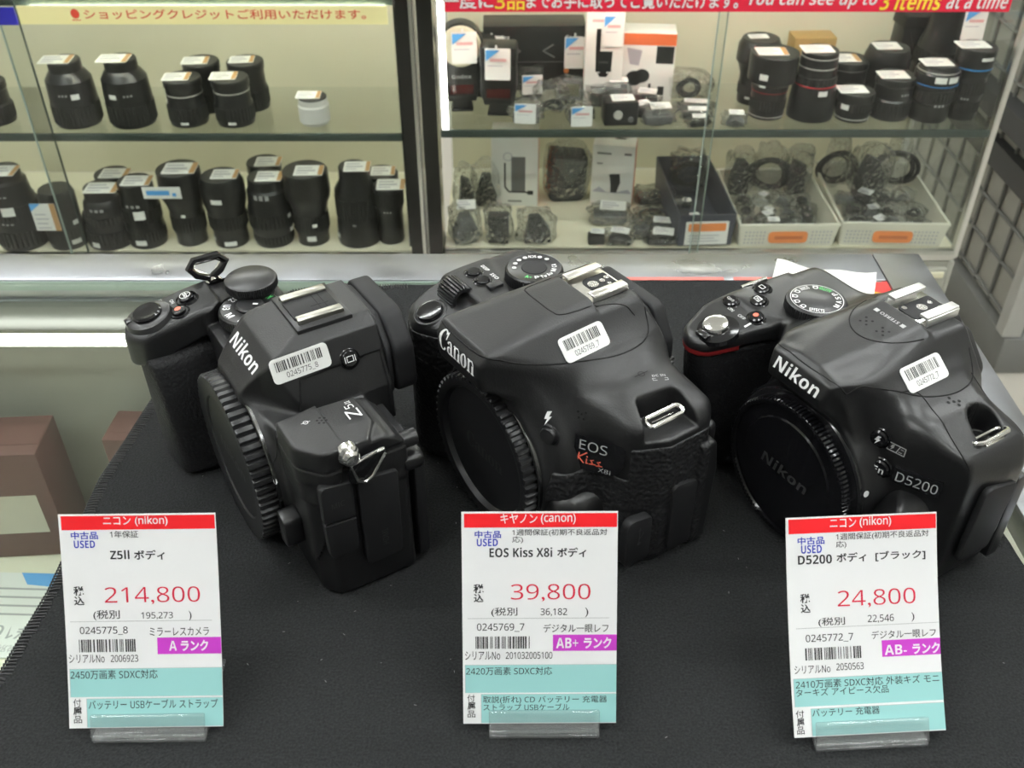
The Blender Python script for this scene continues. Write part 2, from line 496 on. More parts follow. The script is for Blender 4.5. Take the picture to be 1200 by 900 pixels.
# ================================================================== materials of the store
M['floor'] = mat('vinyl_floor', (0.50, 0.47, 0.41), 0.35, bump=('noise', 6, 0.05, 0.001))
M['wall'] = mat('painted_wall', (0.62, 0.61, 0.57), 0.8)
M['wall_dark'] = mat('shaded_shop_wall', (0.20, 0.20, 0.20), 0.8)  # unseen front wall coloured dark to cut the light it bounces back
M['ceiling'] = mat('ceiling_board', (0.78, 0.78, 0.76), 0.9)
M['lamp'] = mat('fluorescent_tube', (1, 1, 1), emit=((0.965, 1.0, 0.995), LAMP_POWER))
M['led'] = mat('case_led', (1, 1, 1), emit=((1.0, 0.98, 0.86), LED_POWER))
M['led_soft'] = mat('case_led_soft', (1, 1, 1), emit=((1.0, 0.99, 0.88), LED_POWER * 0.3))
M['counter_led'] = mat('counter_led', (1, 1, 1), emit=((1.0, 0.97, 0.84), COUNTER_LED_POWER))
M['white_metal'] = mat('white_enamel', (0.75, 0.75, 0.74), 0.4)
M['alu'] = mat('brushed_aluminium', (0.35, 0.36, 0.385), 0.36, metal=1.0, rough_var=0.12)
M['alu_plain'] = mat('aluminium_profile', (0.66, 0.66, 0.64), 0.3, metal=1.0)
M['grey_metal'] = mat('grey_metal', (0.22, 0.225, 0.23), 0.35, metal=1.0)
M['alu_dark'] = mat('dark_mirror_metal', (0.10, 0.10, 0.105), 0.16, metal=1.0)
M['panel'] = mat('case_back_panel', (0.70, 0.665, 0.505), 0.6, bump=('noise', 4, 0.04, 0.002))
M['case_floor'] = mat('case_floor_board', (0.80, 0.76, 0.60), 0.5)
M['base'] = mat('grey_steel_base', (0.34, 0.34, 0.29), 0.5)
M['glass'] = glass('showcase_glass', (0.95, 0.965, 0.95), 0.7)
M['shelf_glass'] = glass('shelf_glass', (0.955, 0.97, 0.955), .8)
M['counter_glass'] = glass('counter_glass', (0.93, 0.96, 0.94), 1.0)
M['glass_edge'] = mat('glass_edge', (0.045, 0.062, 0.055), 0.15)
M['glass_edge_light'] = mat('glass_edge_light', (0.30, 0.38, 0.34), 0.15)
M['rack'] = mat('rack_grey', (0.19, 0.19, 0.18), 0.6)
M['rack_light'] = mat('rack_light_grey', (0.50, 0.50, 0.47), 0.5)
M['rack_dark'] = mat('rack_dark', (0.05, 0.05, 0.05), 0.6)

# ================================================================== room
def struct(name, c, d, m):
    b = MB(); b.box(c, d); o = b.build(name, m, None, 0); o['kind'] = 'structure'; return o
struct('floor', (0, 900, -940), (6000, 7600, 20), M['floor'])
struct('ceiling', (0, 900, 1780), (6000, 7600, 20), M['ceiling'])
struct('wall_back', (0, 4710, 420), (6000, 20, 2700), M['wall'])
struct('wall_front', (0, -2910, 420), (6000, 20, 2700), M['wall_dark'])
struct('wall_left', (-3010, 900, 420), (20, 7600, 2700), M['wall'])
struct('wall_right', (3010, 900, 420), (20, 7600, 2700), M['wall'])
lamp0 = None
LAMPS = [(-1200, -700), (1200, -700), (-1200, 350), (1200, 350), (-1200, 1350), (1200, 1350), (-1200, 3700), (1200, 3700)]
for i, (x, y) in enumerate(LAMPS):
    lab = 'ceiling light fitting with two bare fluorescent tubes above the store'
    if lamp0 is None:
        lamp0 = thing('ceiling_light', (x, y, 1770), 0, lab, 'ceiling light', 'ceiling lights')
        m = MB(); m.box((0, 0, -18), (1800, 170, 36), 4); m.build('housing', M['white_metal'], lamp0)
        for s in (-1, 1):
            m = MB(); m.tube([(-860, 48 * s, -56), (860, 48 * s, -56)], 16, 12); m.build('tube', M['lamp'], lamp0)
    else: copy_thing(lamp0, (x, y, 1770), 0, lab)

# ================================================================== counter
ct = thing('display_counter', (0, 200, -930), 0, 'glass topped display counter with an aluminium rim under the black cloth', 'counter')
CZ = 930 + 0
def cpart(name, m, boxes, bevel=0, parent=ct):
    b = MB()
    for c, d in boxes: b.box((c[0], c[1] - 200, c[2] + 930), d, bevel)
    return b.build(name, m, parent, 35 if bevel else 0)
cpart('glass_top', M['counter_glass'], [((-390, 155, -5.8), (1226, 690, 8))])
cpart('rim_rail', M['alu'], [((-389, 515.5, -7.4), (1224, 31.4, 14.8))], 1.0)
cpart('rim_rail', M['alu'], [((237.6, 168, -7.3), (29, 726, 15.0))], 1.0)
cpart('glass_edge_strip', M['glass_edge_light'], [((-390, 499.6, -4.0), (1220, .8, 6))])
cpart('inner_rail', M['grey_metal'], [((-390, 503, -24), (1220, 12, 22))], 1.5)
cpart('back_panel', M['base'], [((-390, 520, -180), (1222, 4, 330))])
cpart('side_glass', M['glass'], [((246, 168, -206), (6, 700, 380))])
cpart('side_glass', M['glass'], [((-1000, 168, -200), (6, 700, 380))])
cpart('front_glass', M['glass'], [((-390, -195, -200), (1220, 6, 380))])
cpart('tray', M['case_floor'], [((-390, 165, -205), (1220, 690, 14))])
cpart('cabinet', M['base'], [((-380, 165, -662), (1240, 700, 536))], 3)
b = MB(); b.tube([(-985, 489 - 200, -36 + 930), (215, 489 - 200, -36 + 930)], 3.9, 12); b.build('light_tube', M['counter_led'], ct)
b = MB(); b.box((-390, 499 - 200, -41 + 930), (1210, 3, 2), .5); b.build('tube_reflector', M['chrome'], ct)  # added bright strip standing in for the tube's thin second reflection

# things in the counter; the red brown boxes are added for a reflected sign
M['brown_card'] = mat('red_brown_card', (0.13, 0.055, 0.045), 0.55)
M['beige_card'] = mat('beige_card', (0.62, 0.58, 0.48), 0.6)
M['white_card'] = mat('white_card', (0.80, 0.80, 0.77), 0.5)
M['blue_ink'] = mat('pale_blue_ink', (0.10, 0.36, 0.75), 0.5)
def carton(name, loc, rz, d, m, label, stripe=None, cat='box', tilt=0, grp=None):
    t = thing(name, loc, rz, label, cat, grp)
    rot = Matrix.Rotation(math.radians(tilt), 4, 'X')
    b = MB(); b.box((0, 0, d[2] / 2), d, min(d) * .04); o = b.build('carton', m, t)
    b = MB(); b.box((0, 0, d[2] - .2), (d[0] * .98, d[1] * .5, .8)); b.build('lid_flap', m, t)
    if stripe:
        b = Ink(); b.rect(-d[0] * .4, d[2] * .25, d[0] * .4, d[2] * .62); b.build('printed_panel', stripe, t, plane((0, -d[1] / 2 - .15, 0), (1, 0, 0), (0, 0, 1)))
    return t
carton('product_box', (-350, 480, -198), 4, (95, 40, 92), M['brown_card'], 'red brown box standing at the left end inside the glass counter', M['beige_card'])
carton('product_box', (-226, 486, -198), -3, (70, 30, 96), M['brown_card'], 'red brown box under the counter glass beside the cloth edge', M['beige_card'])
def lying_card(loc, rz, w, h, label, ink, m=None):
    t = thing('price_card', loc, rz, label, 'price card')
    b = MB(); b.box((0, 0, .4), (w, h, .8)); b.build('card', m or M['white_card'], t, 0)
    return t
c = lying_card((-345, 412, -197.5), 178, 92, 68, 'white price card lying upside down under the counter glass', None)
k = Ink(); k.text('¥16,800', -40, 8, 12, 20, .01); k.text('(税別 ¥15,273)', -40, 24, 4, 30); k.build('price_print', M['grey_ink'], c, plane((0, 0, .9), (1, 0, 0), (0, 1, 0)))
k = Ink()
for yy, x1 in ((0, 10), (-7, 20), (-14, 2), (-21, 14)): k.rect(-40, yy, x1, yy + 1.6)
k.build('small_print', M['grey_ink'], c, plane((0, 0, .9), (1, 0, 0), (0, 1, 0)))
k = Ink(); k.poly([(-46, -34), (-14, -34), (-22, -24), (-46, -22)]); k.build('blue_corner', M['blue_ink'], c, plane((0, 0, .9), (1, 0, 0), (0, 1, 0)))
lying_card((-250, 435, -197.5), 12, 80, 60, 'beige card lying under the counter glass near the cloth hem', None, M['beige_card'])
lying_card((-215, 372, -197.5), -8, 60, 90, 'grey beige card under the glass next to the stitched hem', None, M['beige_card'])

# ================================================================== cloth
def cloth():
    rnd = random.Random(4)
    hem = [(-199, 150), (-196, 200), (-190, 222), (-186.5, 262), (-187, 300), (-187.5, 328), (-184, 356), (-181, 384), (-170, 428), (-150, 462), (-128, 488)]
    back = [(-120, 490.5), (-61, 494.5), (20, 497), (92, 498.6), (150, 498.8), (185, 497)]
    right = [(200, 470), (206, 400), (208, 320), (214, 250), (220, 150)]
    front = [(220, -150), (-200, -150)]
    pts = hem + back + right + front
    # fine outline
    out = []
    for (a, b), (c, d) in zip(pts, pts[1:] + pts[:1]):
        n = max(1, int(math.hypot(c - a, d - b) / 6))
        for i in range(n): out.append((a + (c - a) * i / n + rnd.uniform(-.5, .5), b + (d - b) * i / n + rnd.uniform(-.5, .5)))
    m = MB(); m.prism(out, -1.6, -0.05, 'z')
    o = m.build('table_cloth', M['cloth'], None, 0)
    tag(o, 'black felt cloth spread over the glass counter under the cameras', 'cloth')
    # overcast stitching along the hem
    th = MB(); line = hem + back[:2]
    L = []
    for (a, b), (c, d) in zip(line, line[1:]):
        n = max(1, int(math.hypot(c - a, d - b) / 1.5))
        for i in range(n): L.append((a + (c - a) * i / n, b + (d - b) * i / n, (c - a), (d - b)))
    for x, y, dx, dy in L:
        l = math.hypot(dx, dy); tx, ty = dx / l, dy / l; nx, ny = ty, -tx
        w = 4.2 + rnd.uniform(-.6, .6); s = rnd.uniform(.2, .6)
        p = [(x - nx * .9, y - ny * .9, -1.2), (x - nx * .5, y - ny * .5, .2), (x + nx * 2 + tx * s, y + ny * 2 + ty * s, .42), (x + nx * w + tx * s * 2, y + ny * w + ty * s * 2, .1)]
        th.tube(p, .42, 5)
    s = th.build('hem_stitching', M['thread'], o, 60); s['kind'] = 'stuff'
    lint = MB()
    for i in range(130):
        x, y = rnd.uniform(-170, 200), rnd.uniform(190, 480); a = rnd.uniform(0, 6.28); l = rnd.uniform(.3, 1.1)
        lint.tube([(x, y, .02), (x + l * math.cos(a), y + l * math.sin(a), .1)], .09, 4)
    s = lint.build('lint', M['lint'], o, 0); s['kind'] = 'stuff'
M['cloth'] = mat('black_felt', (0.0075, 0.008, 0.0085), 0.95, spec=0.25, bump=('noise', 900, 0.8, 0.0008), speck=(1100, (0.0225, 0.0235, 0.024)))
M['thread'] = mat('black_thread', (0.022, 0.022, 0.023), 0.7)
M['lint'] = mat('lint_fibre', (0.25, 0.25, 0.25), 0.9)
cloth()
# loose papers behind the right camera
m = MB()
rnd = random.Random(3)
def wrinkle(u, v):
    x, y = -29 + 58 * u, -17 + 34 * v
    return (x + 3 * v, y, 2.6 + 1.5 * math.sin(5 * u + 2 * v) * v + 1.0 * math.sin(11 * u * v + 1) + 3 * max(0, u - .75) * v)
m.grid(wrinkle, 26, 14)
o = m.build('crumpled_paper', mat('white_tissue', (0.85, 0.84, 0.82), 0.7), None, 80, fix=False)
o.location = (181 * S, 492 * S, 0.0005); o.rotation_euler = (0, 0, math.radians(-14))
sol = o.modifiers.new('thickness', 'SOLIDIFY'); sol.thickness = 0.0006; sol.offset = 1
tag(o, 'crumpled white paper lying on the counter behind the right camera', 'paper')
t = thing('warning_sticker', (213, 487, -1.7), -4, 'red sticker with a yellow ring on the counter corner', 'sticker')
b = MB(); b.prism(rp([(-16, -34, 2), (11, -34, 2), (11, 34, 2), (-16, 34, 2)]), 0, .5, 'z'); b.build('sticker_sheet', mat('sticker_red', (0.62, 0.03, 0.03), 0.35), t, 0)
k = Ink(); k.ring(-3, -10, 12, 4.2, 32); k.build('yellow_ring', mat('sticker_yellow', (0.85, 0.50, 0.02), 0.4), t, plane((0, 0, .6), (1, 0, 0), (0, 1, 0)))
for x0, x1, lab in ((66, 126, 'faded red tape strip along the rim behind the middle camera'), (132, 176, 'faded red tape strip along the rim beside the white paper')):
    b = MB(); b.box(((x0 + x1) / 2, 500.9, 0.15), (x1 - x0, 3.4, .3)); tag(b.build('red_tape', mat('faded_red_tape', (0.62, 0.16, 0.14), 0.5), None, 0), lab, 'tape')
# ================================================================== showcases
FY, BY = 1400, 1705             # front and back plane of both showcases
def case(name, x0, x1, label, shelves, floor_z, top_z):
    t = thing(name, ((x0 + x1) / 2, FY + 150, -930), 0, label, 'showcase')
    ox, oy = (x0 + x1) / 2, FY + 150
    def part(nm, m, boxes, bevel=0):
        b = MB()
        for c, d in boxes: b.box((c[0] - ox, c[1] - oy, c[2] + 930), d, bevel)
        return b.build(nm, m, t, 35 if bevel else 0)
    w = x1 - x0
    part('back_panel', M['panel'], [((ox, BY + 6, (floor_z + top_z) / 2), (w, 12, top_z - floor_z))])
    part('floor_board', M['case_floor'], [((ox, (FY + BY) / 2 + 4, floor_z - 6), (w, BY - FY - 12, 12))])
    part('front_rail', M['alu_plain'], [((ox, FY + 2, floor_z - 9.5), (w, 12, 18))], 2)
    part('base_cabinet', M['base'], [((ox, (FY + BY) / 2, (floor_z - 20 - 880) / 2), (w, BY - FY + 6, floor_z - 20 + 880)), ])
    part('plinth', M['rack_dark'], [((ox, (FY + BY) / 2 + 12, -905), (w - 10, BY - FY - 30, 50))])
    part('top_board', M['base'], [((ox, (FY + BY) / 2, top_z + 10), (w, BY - FY + 6, 20))])
    for z, y1 in shelves:
        s = part('glass_shelf', M['shelf_glass'], [((ox, (FY + 6 + y1) / 2, z - 4), (w - 8, y1 - FY - 6, 8))])
        b = MB(); b.box((0, FY + 3 - oy, z - 6.2 + 930), (w - 6, 5, 12), 1); b.build('shelf_edge', M['glass_edge'], s)
    return t, part
left_case, lp = case('showcase', -1300, -163, 'glass showcase of lenses on the left with a yellow notice', [(-297, 1592), (-97, 1592)], -503, 560)
right_case, rpart = case('showcase', -110, 722, 'glass showcase of flashes and bagged parts on the right with a red notice', [(-291, 1592), (-62, 1592)], -496, 560)
# posts and strips
lp('corner_post', M['alu_dark'], [((-150, FY + 20, 20), (24, 60, 1060))])
lp('post_trim', M['alu_plain'], [((-141, FY - 12, 10), (5, 6, 1060))], 1)
lp('inner_post', M['alu_dark'], [((-166, FY + 30, 20), (6, 14, 1060))])
rpart('corner_post', M['alu_dark'], [((-122, FY + 20, 20), (22, 60, 1060))])
rpart('led_strip', M['led_soft'], [((-100, FY + 8, -60), (8.5, 8, 468))])
rpart('led_strip', M['led'], [((300, FY + 30, 545), (700, 12, 8))])
lp('led_strip', M['led'], [((-700, FY + 30, 545), (1000, 12, 8))])
lp('led_strip', M['led'], [((-424, FY - 6, -117), (500, 6, 8))])  # added fill light hidden behind the yellow notice to brighten the shelves
rpart('led_strip', M['led'], [((300, FY - 6, -92), (740, 6, 8))])  # added fill light out of sight behind the red notice
rpart('corner_post', M['alu_plain'], [((724, FY + 4, 20), (10, 12, 1060))], 1.5)
rpart('corner_post', M['alu_plain'], [((724, BY - 4, 20), (10, 12, 1060))], 1.5)
rpart('side_glass', M['glass'], [((724, (FY + BY) / 2, 30), (5, BY - FY - 20, 1060))])
rpart('lower_rail', M['alu_plain'], [((720, (FY + BY) / 2, -506), (14, BY - FY, 16))], 1.5)
# sliding panes: overlapping sheets with visible edges
def pane(part, x0, x1, y, nm='sliding_pane'):
    o = part(nm, M['glass'], [(((x0 + x1) / 2, y, 28), (x1 - x0, 4, 1052))]); 
    return o
pane(lp, -1290, -690, FY - 4); pane(lp, -712, -166, FY - 11)
pane(rpart, -92, 300, FY - 4); pane(rpart, 288, 716, FY - 11)
for part, x, y, dk in ((lp, -689, FY - 4, 1), (lp, -713, FY - 11, 0), (rpart, 287, FY - 11, 0), (rpart, 301, FY - 4, 0)):
    part('pane_edge', M['glass_edge' if dk else 'glass_edge_light'], [((x, y, 28), (1.4, 4, 1052))])
# drawer front of the right showcase
rpart('drawer_front', M['base'], [((500, FY - 6, -548), (430, 10, 44))], 2)
rpart('drawer_front', M['base'], [((500, FY - 6, -690), (430, 10, 220))], 2)
rpart('label_plate', mat('cream_plate', (0.72, 0.70, 0.52), 0.4), [((696, FY - 12.5, -536), (27, 3, 11))], 1)
rpart('side_panel', M['base'], [((721, (FY + BY) / 2, -700), (10, BY - FY + 10, 370))], 2)
# the fascia above the picture keeps the store lamps out of the back of the shelves, notices hang on the shelf edge
def notice(nm, x0, x1, z0, z1, m, label):
    t = thing(nm, ((x0 + x1) / 2, FY - 16, z0), 0, label, 'notice')
    b = MB(); b.box((0, 0, (z1 - z0) / 2), (x1 - x0, 2, z1 - z0)); b.build('notice_strip', m, t, 0); return t
M['yellow_paper'] = mat('pale_yellow_paper', (0.86, 0.80, 0.40), 0.5)
M['blue_paper'] = mat('deep_blue_paper', (0.02, 0.02, 0.33), 0.45)
M['red_paper'] = mat('signal_red_paper', (0.72, 0.012, 0.045), 0.45)
M['sign_red'] = mat('sign_red_ink', (0.62, 0.06, 0.03), 0.5)
M['sign_yellow'] = mat('sign_yellow_ink', (0.90, 0.72, 0.05), 0.5)
n1 = notice('credit_notice', -681, -172, -129, -104.5, M['yellow_paper'], 'long pale yellow notice with red lettering on the left showcase')
k = Ink(); k.text('ショッピングクレジットご利用いただけます。', -164, 7.0, 225, 20.5, .012)
k.build('notice_lettering', M['sign_red'], n1, plane((0, -1.2, 0), (1, 0, 0), (0, 0, 1)))
k = Ink(); k.disc(-176, 14.5, 6, 20, 6.6); k.rect(-182, 5.4, -170, 6.6); k.build('round_mark', M['sign_red'], n1, plane((0, -1.2, 0), (1, 0, 0), (0, 0, 1)))
n2 = notice('blue_notice', -1000, -685, -130, -106, M['blue_paper'], 'deep blue notice strip at the left edge of the yellow notice')
n3 = notice('red_notice', -92, 684, -112, -74, M['red_paper'], 'long red notice with white and yellow lettering on the right showcase')
pl = plane((0, -1.2, 0), (1, 0, 0), (0, 0, 1))
def nx(px): return (px - 600) * 1.2305 - 296 + 0   # along the strip
M['dark_red_ink'] = mat('dark_red_ink', (0.25, 0.0, 0.01), 0.5)
for s_, a, b_, yl in (('一度に', 522, 579, 0), ('3品', 581, 614, 1), ('までお手に取ってご覧いただけます。', 616, 852, 0), ('You can see up to', 862, 1006, 0), ('3 items', 1010, 1078, 1), ('at a time', 1084, 1152, 0)):
    sh = .18 if a > 860 else 0
    k = Ink(); k.text(s_, nx(a) - .6, 3.2 - 1.6 * yl, nx(b_) + .6, 26, .05, sh); k.build('lettering_outline', M['dark_red_ink'], n3, plane((0, -1.1, 0), (1, 0, 0), (0, 0, 1)))
    k = Ink(); k.text(s_, nx(a), 4.0 - 1.6 * yl, nx(b_), 25.5, .025, sh); k.build('yellow_lettering' if yl else 'white_lettering', M['sign_yellow' if yl else 'white_ink'], n3, plane((0, -1.3, 0), (1, 0, 0), (0, 0, 1)))
# rack in the aisle on the right
rk = thing('gondola_rack', (1400, 2200, -930), 0, 'dark grey store rack with wire grid side beyond the right showcase', 'rack')
def kpart(nm, m, boxes, bevel=0):
    b = MB()
    for c, d in boxes: b.box((c[0] - 1400, c[1] - 2200, c[2] + 930), d, bevel)
    return b.build(nm, m, rk, 35 if bevel else 0)
kpart('plinth', M['rack'], [((1500, 2300, -886), (990, 1320, 88))], 4)
kpart('side_panel', mat('rack_side', (0.36, 0.35, 0.31), 0.7), [((1030, 2380, -170), (12, 1400, 1330))])
b = MB()
for i in range(18): b.tube([(1020 - 1400, 1700 + 78 * i - 2200, -830 + 930), (1020 - 1400, 1700 + 78 * i - 2200, 480 + 930)], 4, 6)
for i in range(17): b.tube([(1020 - 1400, 1690 - 2200, -820 + 80 * i + 930), (1020 - 1400, 3060 - 2200, -820 + 80 * i + 930)], 4, 6)
b.build('wire_grid', M['rack'], rk)
kpart('upright', M['rack_light'], [((1018, 1660, -170), (40, 34, 1340))], 3)
kpart('shelf_board', M['rack_dark'], [((1400, 2300, -560), (800, 1200, 50)), ((1400, 2300, -200), (800, 1200, 50))])
kpart('shelf_bracket', M['rack_dark'], [((1004, 2050, -470), (40, 700, 46))])
# ================================================================== mirrorless camera (left)
def gear_cap(mb, c, r, y0, y1, n, depth, axis='y', duty=0.6, sub=4):
    """ribbed band of a cap or dial between y0 (front) and y1 (back)"""
    seg = n * sub
    def rf(k, i): return 1.0 if (k % sub) < sub * duty else 1.0 - depth / r
    e = 0.8
    mb.lathe([(r - 2.2, y0 + .1), (r - .5, y0), (r, y0 + e), (r, y1 - e), (r - .5, y1), (r - 2.2, y1)], c, axis, seg, rf)

def flat_on(bvh, c, r, u, w, h):
    """a flat placement resting on a body's surface"""
    c, r, u = Vector(c), Vector(r).normalized(), Vector(u).normalized()
    u = (u - r * u.dot(r)).normalized(); n = r.cross(u); A = []; b = []
    for i in range(-3, 4):
        for j in range(-3, 4):
            a, d = w * i / 6.6, h * j / 6.6
            q = bvh.ray_cast(c + r * a + u * d + n * 25, -n, 50)
            if q[0] is not None: A.append((a, d, 1.0)); b.append((q[0] - c).dot(n))
    A = np.array(A); b = np.array(b); k = np.linalg.lstsq(A, b, rcond=None)[0]
    top = float((b - A @ k).max())
    r2 = (r + n * k[0]).normalized(); u2 = (u + n * k[1]); u2 = (u2 - r2 * u2.dot(r2)).normalized(); n2 = r2.cross(u2)
    c2 = c + n * (k[2] + min(top, .9) + .22)
    return lambda off=0.0: (lambda a, d: tuple(c2 + r2 * a + u2 * d + n2 * off))

def barcode_sticker(parent, bvh, c, r, u, number, seed, w=24.0, h=11.6):
    pl = flat_on(bvh, c, r, u, w, h)
    pts = rp([(-w / 2, -h / 2, 2.2), (w / 2, -h / 2, 2.2), (w / 2, h / 2, 2.2), (-w / 2, h / 2, 2.2)], 6)
    m = MB(); n = len(pts)
    m.add([pl(-.25)(*p) for p in pts] + [pl(.05)(*p) for p in pts], [list(range(n))[::-1], list(range(n, 2 * n))] + [[i, (i + 1) % n, n + (i + 1) % n, n + i] for i in range(n)])
    st = m.build('barcode_sticker', M['sticker'], parent, 0)
    st['label'] = 'white barcode sticker with rounded corners'
    k = Ink(); k.bars(-w / 2 + 2.0, -.4, w / 2 - 2.6, h / 2 - 1.3, seed, 46)
    k.build('barcode', M['black_ink'], st, pl(.12))
    t = Ink(); t.text(number, -w * .27, -h / 2 + 1.1, w * .27, -h / 2 + 3.6)
    t.build('stock_number', M['black_ink'], st, pl(.12))
    return st

def make_mirrorless():
    root = thing('mirrorless_camera', (-79.7, 327.4, 0), -58, 'black camera body with a silver strap ring, leftmost of the three on the cloth', 'camera', 'used cameras on the black cloth')
    v = Vol((-75, -70, -2), (72, 22, 98), 0.5)
    # lower body
    f = v.prism('y', [(-67, 0, 4), (67, 0, 4), (67, 74, 3), (39, 74, 1), (36, 66, 2), (-13, 66), (-15, 77, 1), (-67, 77, 3)], -33, 9, 2.5)
    f = smax(f, v.cut((0, 3.5, 74), (0, .9, .44)), 1.5)
    f = smax(f, v.prism('z', [(-67, -29, 6), (-66, 5, 5), (-60, 9), (64, 9, 4), (67.5, 6, 3), (66, -26, 6), (58, -32.5, 6), (0, -33), (-60, -32, 4)], -5, 100, 0), 2.5)
    # raised left shoulder
    box = v.prism('z', [(40, -33.5, 1.5), (57, -33.8, 8), (66.8, -26, 7), (66.8, -7, 3), (57, -1, 1.5), (39, -1, 1), (38, -16, 4), (39.5, -25, 4)], 60, 77.2, 1.6)
    low = v.prism('z', [(40, -33.2, 1.5), (57, -33.5, 8), (66.8, -26, 7), (67, 8, 3), (39, 8, 1), (37.5, -15)], 50, 76, 2.2)
    low = smax(low, v.cut((0, -1, 76), (0, .62, .78)), 1.5)
    f = smin(smin(f, low, 1.0), box, 0.8)
    # line under the shoulder
    f = v.groove(f, np.abs(v.Z - 67.6 + 0 * v.X), 0.9, 0.5, np.maximum(38 - v.X, -(v.Y + 60)) + 0 * v.Z)
    # viewfinder hump
    hump = v.prism('x', [(-38.5, 50), (-37.5, 74, 2), (-34.5, 78, 3), (-24.2, 88.8, 5), (-12, 92.6, 2), (19, 92.6), (19, 50)], -40, 40, 0)
    hump = smax(hump, v.prism('y', [(-29, 45), (-25, 68), (-18, 88.8, 2), (-14, 92.4, 1), (-14, 96), (13, 96), (13, 92.6, 1), (19, 89.6, 1.2), (29, 66, 1), (30, 45)], -60, 60, 0), 0.7)
    hump = smax(hump, v.prism('z', [(-27, 21), (-19, 0), (-15.5, -28), (-11.5, -41, 3), (11.5, -41, 3), (17, -30, 3), (27, -20, 2), (31, -8), (31, 21)], 0, 120, 0), 0.8)
    f = smin(f, hump, 1.6)
    # hollow of the right flank of the hump, then the mount throat
    f = smin(f, v.cyl('y', (1.5, 0, 35.5), 37.3, -36.2, -20, 1.2), 5.0)
    # grip head with the shutter
    head = v.prism('z', [(-67, -10), (-67.4, -50, 9), (-64, -62, 9), (-52, -65.3, 8), (-45, -59, 6), (-43.6, -31, 1), (-43, -24), (-67, -24)], 55, 79.4, 1.5)
    head = smax(head, v.cut((-55, -32, 79.2), (0.03, -.22, 1)), 3.5)
    head = smax(head, v.cut((-55, -62, 57.5), (0, 0.28, -1)), 2.0)
    f = smin(f, head, 1.5)
    f = np.maximum(f, -v.prism('z', rp([(-44, -45), (-13, -45), (-13, -14), (-36, -14), (-50.6, -14, 3), (-50.6, -20, 6), (-43.2, -29, 4)]), 71, 100, .3))
    f = smin(f, hump, .6)
    reg = np.maximum(np.maximum(17 - v.X, v.Z - 79.2 - .03 * v.Y), np.maximum(-16.5 - v.Y - .25 * (79 - v.Z), v.Y - 17.5))
    f = np.maximum(f, -np.maximum(reg, -(f + .9)))
    # window of the front dial
    f = np.maximum(f, -v.cyl('z', (-60.5, -60.5, 0), 5.2, 61.2, 65.0, .2))
    shell_f = f
    # rubber grip below the head
    g = v.prism('z', [(-66.6, -8), (-66.6, -47, 9), (-61.5, -60.5, 9), (-50, -63, 8), (-36, -58, 9), (-33.5, -40, 5), (-32, -28), (-32, -8)], 1.5, 62, 3)
    g = smax(g, v.cut((-45, 0, 55), (1, 0.1, .2)), 5)
    g = smax(g, v.cut((-55, -61.5, 55), (0.1, -1, -.03)), 3)
    v.build(g, 'hand_grip', M['rubber'], root)
    body, bvh = v.build(shell_f, 'body_shell', M['shell'], root, True)
    P = lambda c, r, u: (lambda off=0.12: onto(bvh, c, r, u, off))
    seam(bvh, 'seam_line', curve([(31, 0, 66), (33, 0, 62), (34.5, 0, 52)]), (0, 1, 0), root)
    # eyecup
    m = MB(); out = rp([(-23, 58, 6), (-23.5, 80, 9), (-15, 91.5, 7), (16, 91.5, 8), (26, 80, 9), (28, 58, 6)])
    m.prism(out, 22.2, 31.5, 'y', 1.6, 3)
    m.prism([(x * .90, 60 + (z - 58) * .90) for x, z in out], 18.5, 22.5, 'y')
    m.prism([(x * .985, 58 + (z - 58) * .985) for x, z in out], 19.2, 20.9, 'y', .4)
    e = m.build('viewfinder_eyecup', M['dull'], root)
    # body cap
    m = MB(); cx, cz = 1.5, 35.5
    gear_cap(m, (cx, 0, cz), 36.4, -44.6, -36.8, 62, 1.3)
    m.lathe([(0, -43.3), (26.5, -43.3), (27.2, -44.0), (34.6, -44.5), (34.6, -37)], (cx, 0, cz), 'y', 72)
    cap = m.build('body_cap', M['cap'], root, 40)
    t = Ink(); t.text('Nikon', -15, -3.4, 15, 3.4, .03, .18)
    t.build('embossed_name', M['dim_ink'], cap, plane((cx, -43.4, cz), (1, 0, 0), (0, 0, 1)))
    m = MB(); m.lathe([(36.9, -37.1), (37.4, -36.7), (37.4, -35.6)], (cx, 0, cz), 'y', 96)
    r = m.build('mount_ring', M['mount'], root)
    t = Ink(); t.disc(0, 0, 1.25)
    t.build('mount_index_dot', M['white_ink'], root, onto(bvh, (35.5, -40, 51.5), (1, 0, 0), (0, 0, 1), .25) if False else plane((cx + 35.4, -36.6, cz + 11), (1, .3, 0), (0, .3, 1), .1))
    # lens release
    m = MB(); m.prism(rp([(40, 19, 2), (48, 20, 3), (48, 34, 3), (40, 36, 2)]), -39.5, -32, 'y', 1.0)
    m.build('lens_release_button', M['satin'], root)
    # hot shoe
    m = MB(); m.prism(rp([(-14, -11.5, .6), (14, -11.5, .6), (14, 11.6, .6), (-14, 11.6, .6)]), 90.5, 94.0, 'z', .5)
    hs = m.build('hot_shoe', M['satin'], root)
    for sx in (-1, 1):
        m = MB(); m.box((sx * 8.6, 0, 95.2), (4.2, 19, 1.5), .6); m.box((sx * 10.3, 0, 94.4), (.8, 19, 1.6))
        m.build('shoe_rail', M['shoe_dark'], hs)
    m = MB(); m.box((0, -.2, 94.4), (13.6, 19, 1.0), .3)
    m.box((1.5, 3.0, 94.95), (.35, 7.5, .2)); m.box((1.5, 5.2, 94.95), (.35, 7.5, .2)) if False else None
    sc = m.build('shoe_cover', M['dull'], hs)
    t = Ink(); t.line([(-6.4, 2.4), (5.0, 2.4)], .3); t.line([(-6.4, 5.0), (5.0, 5.0)], .3)
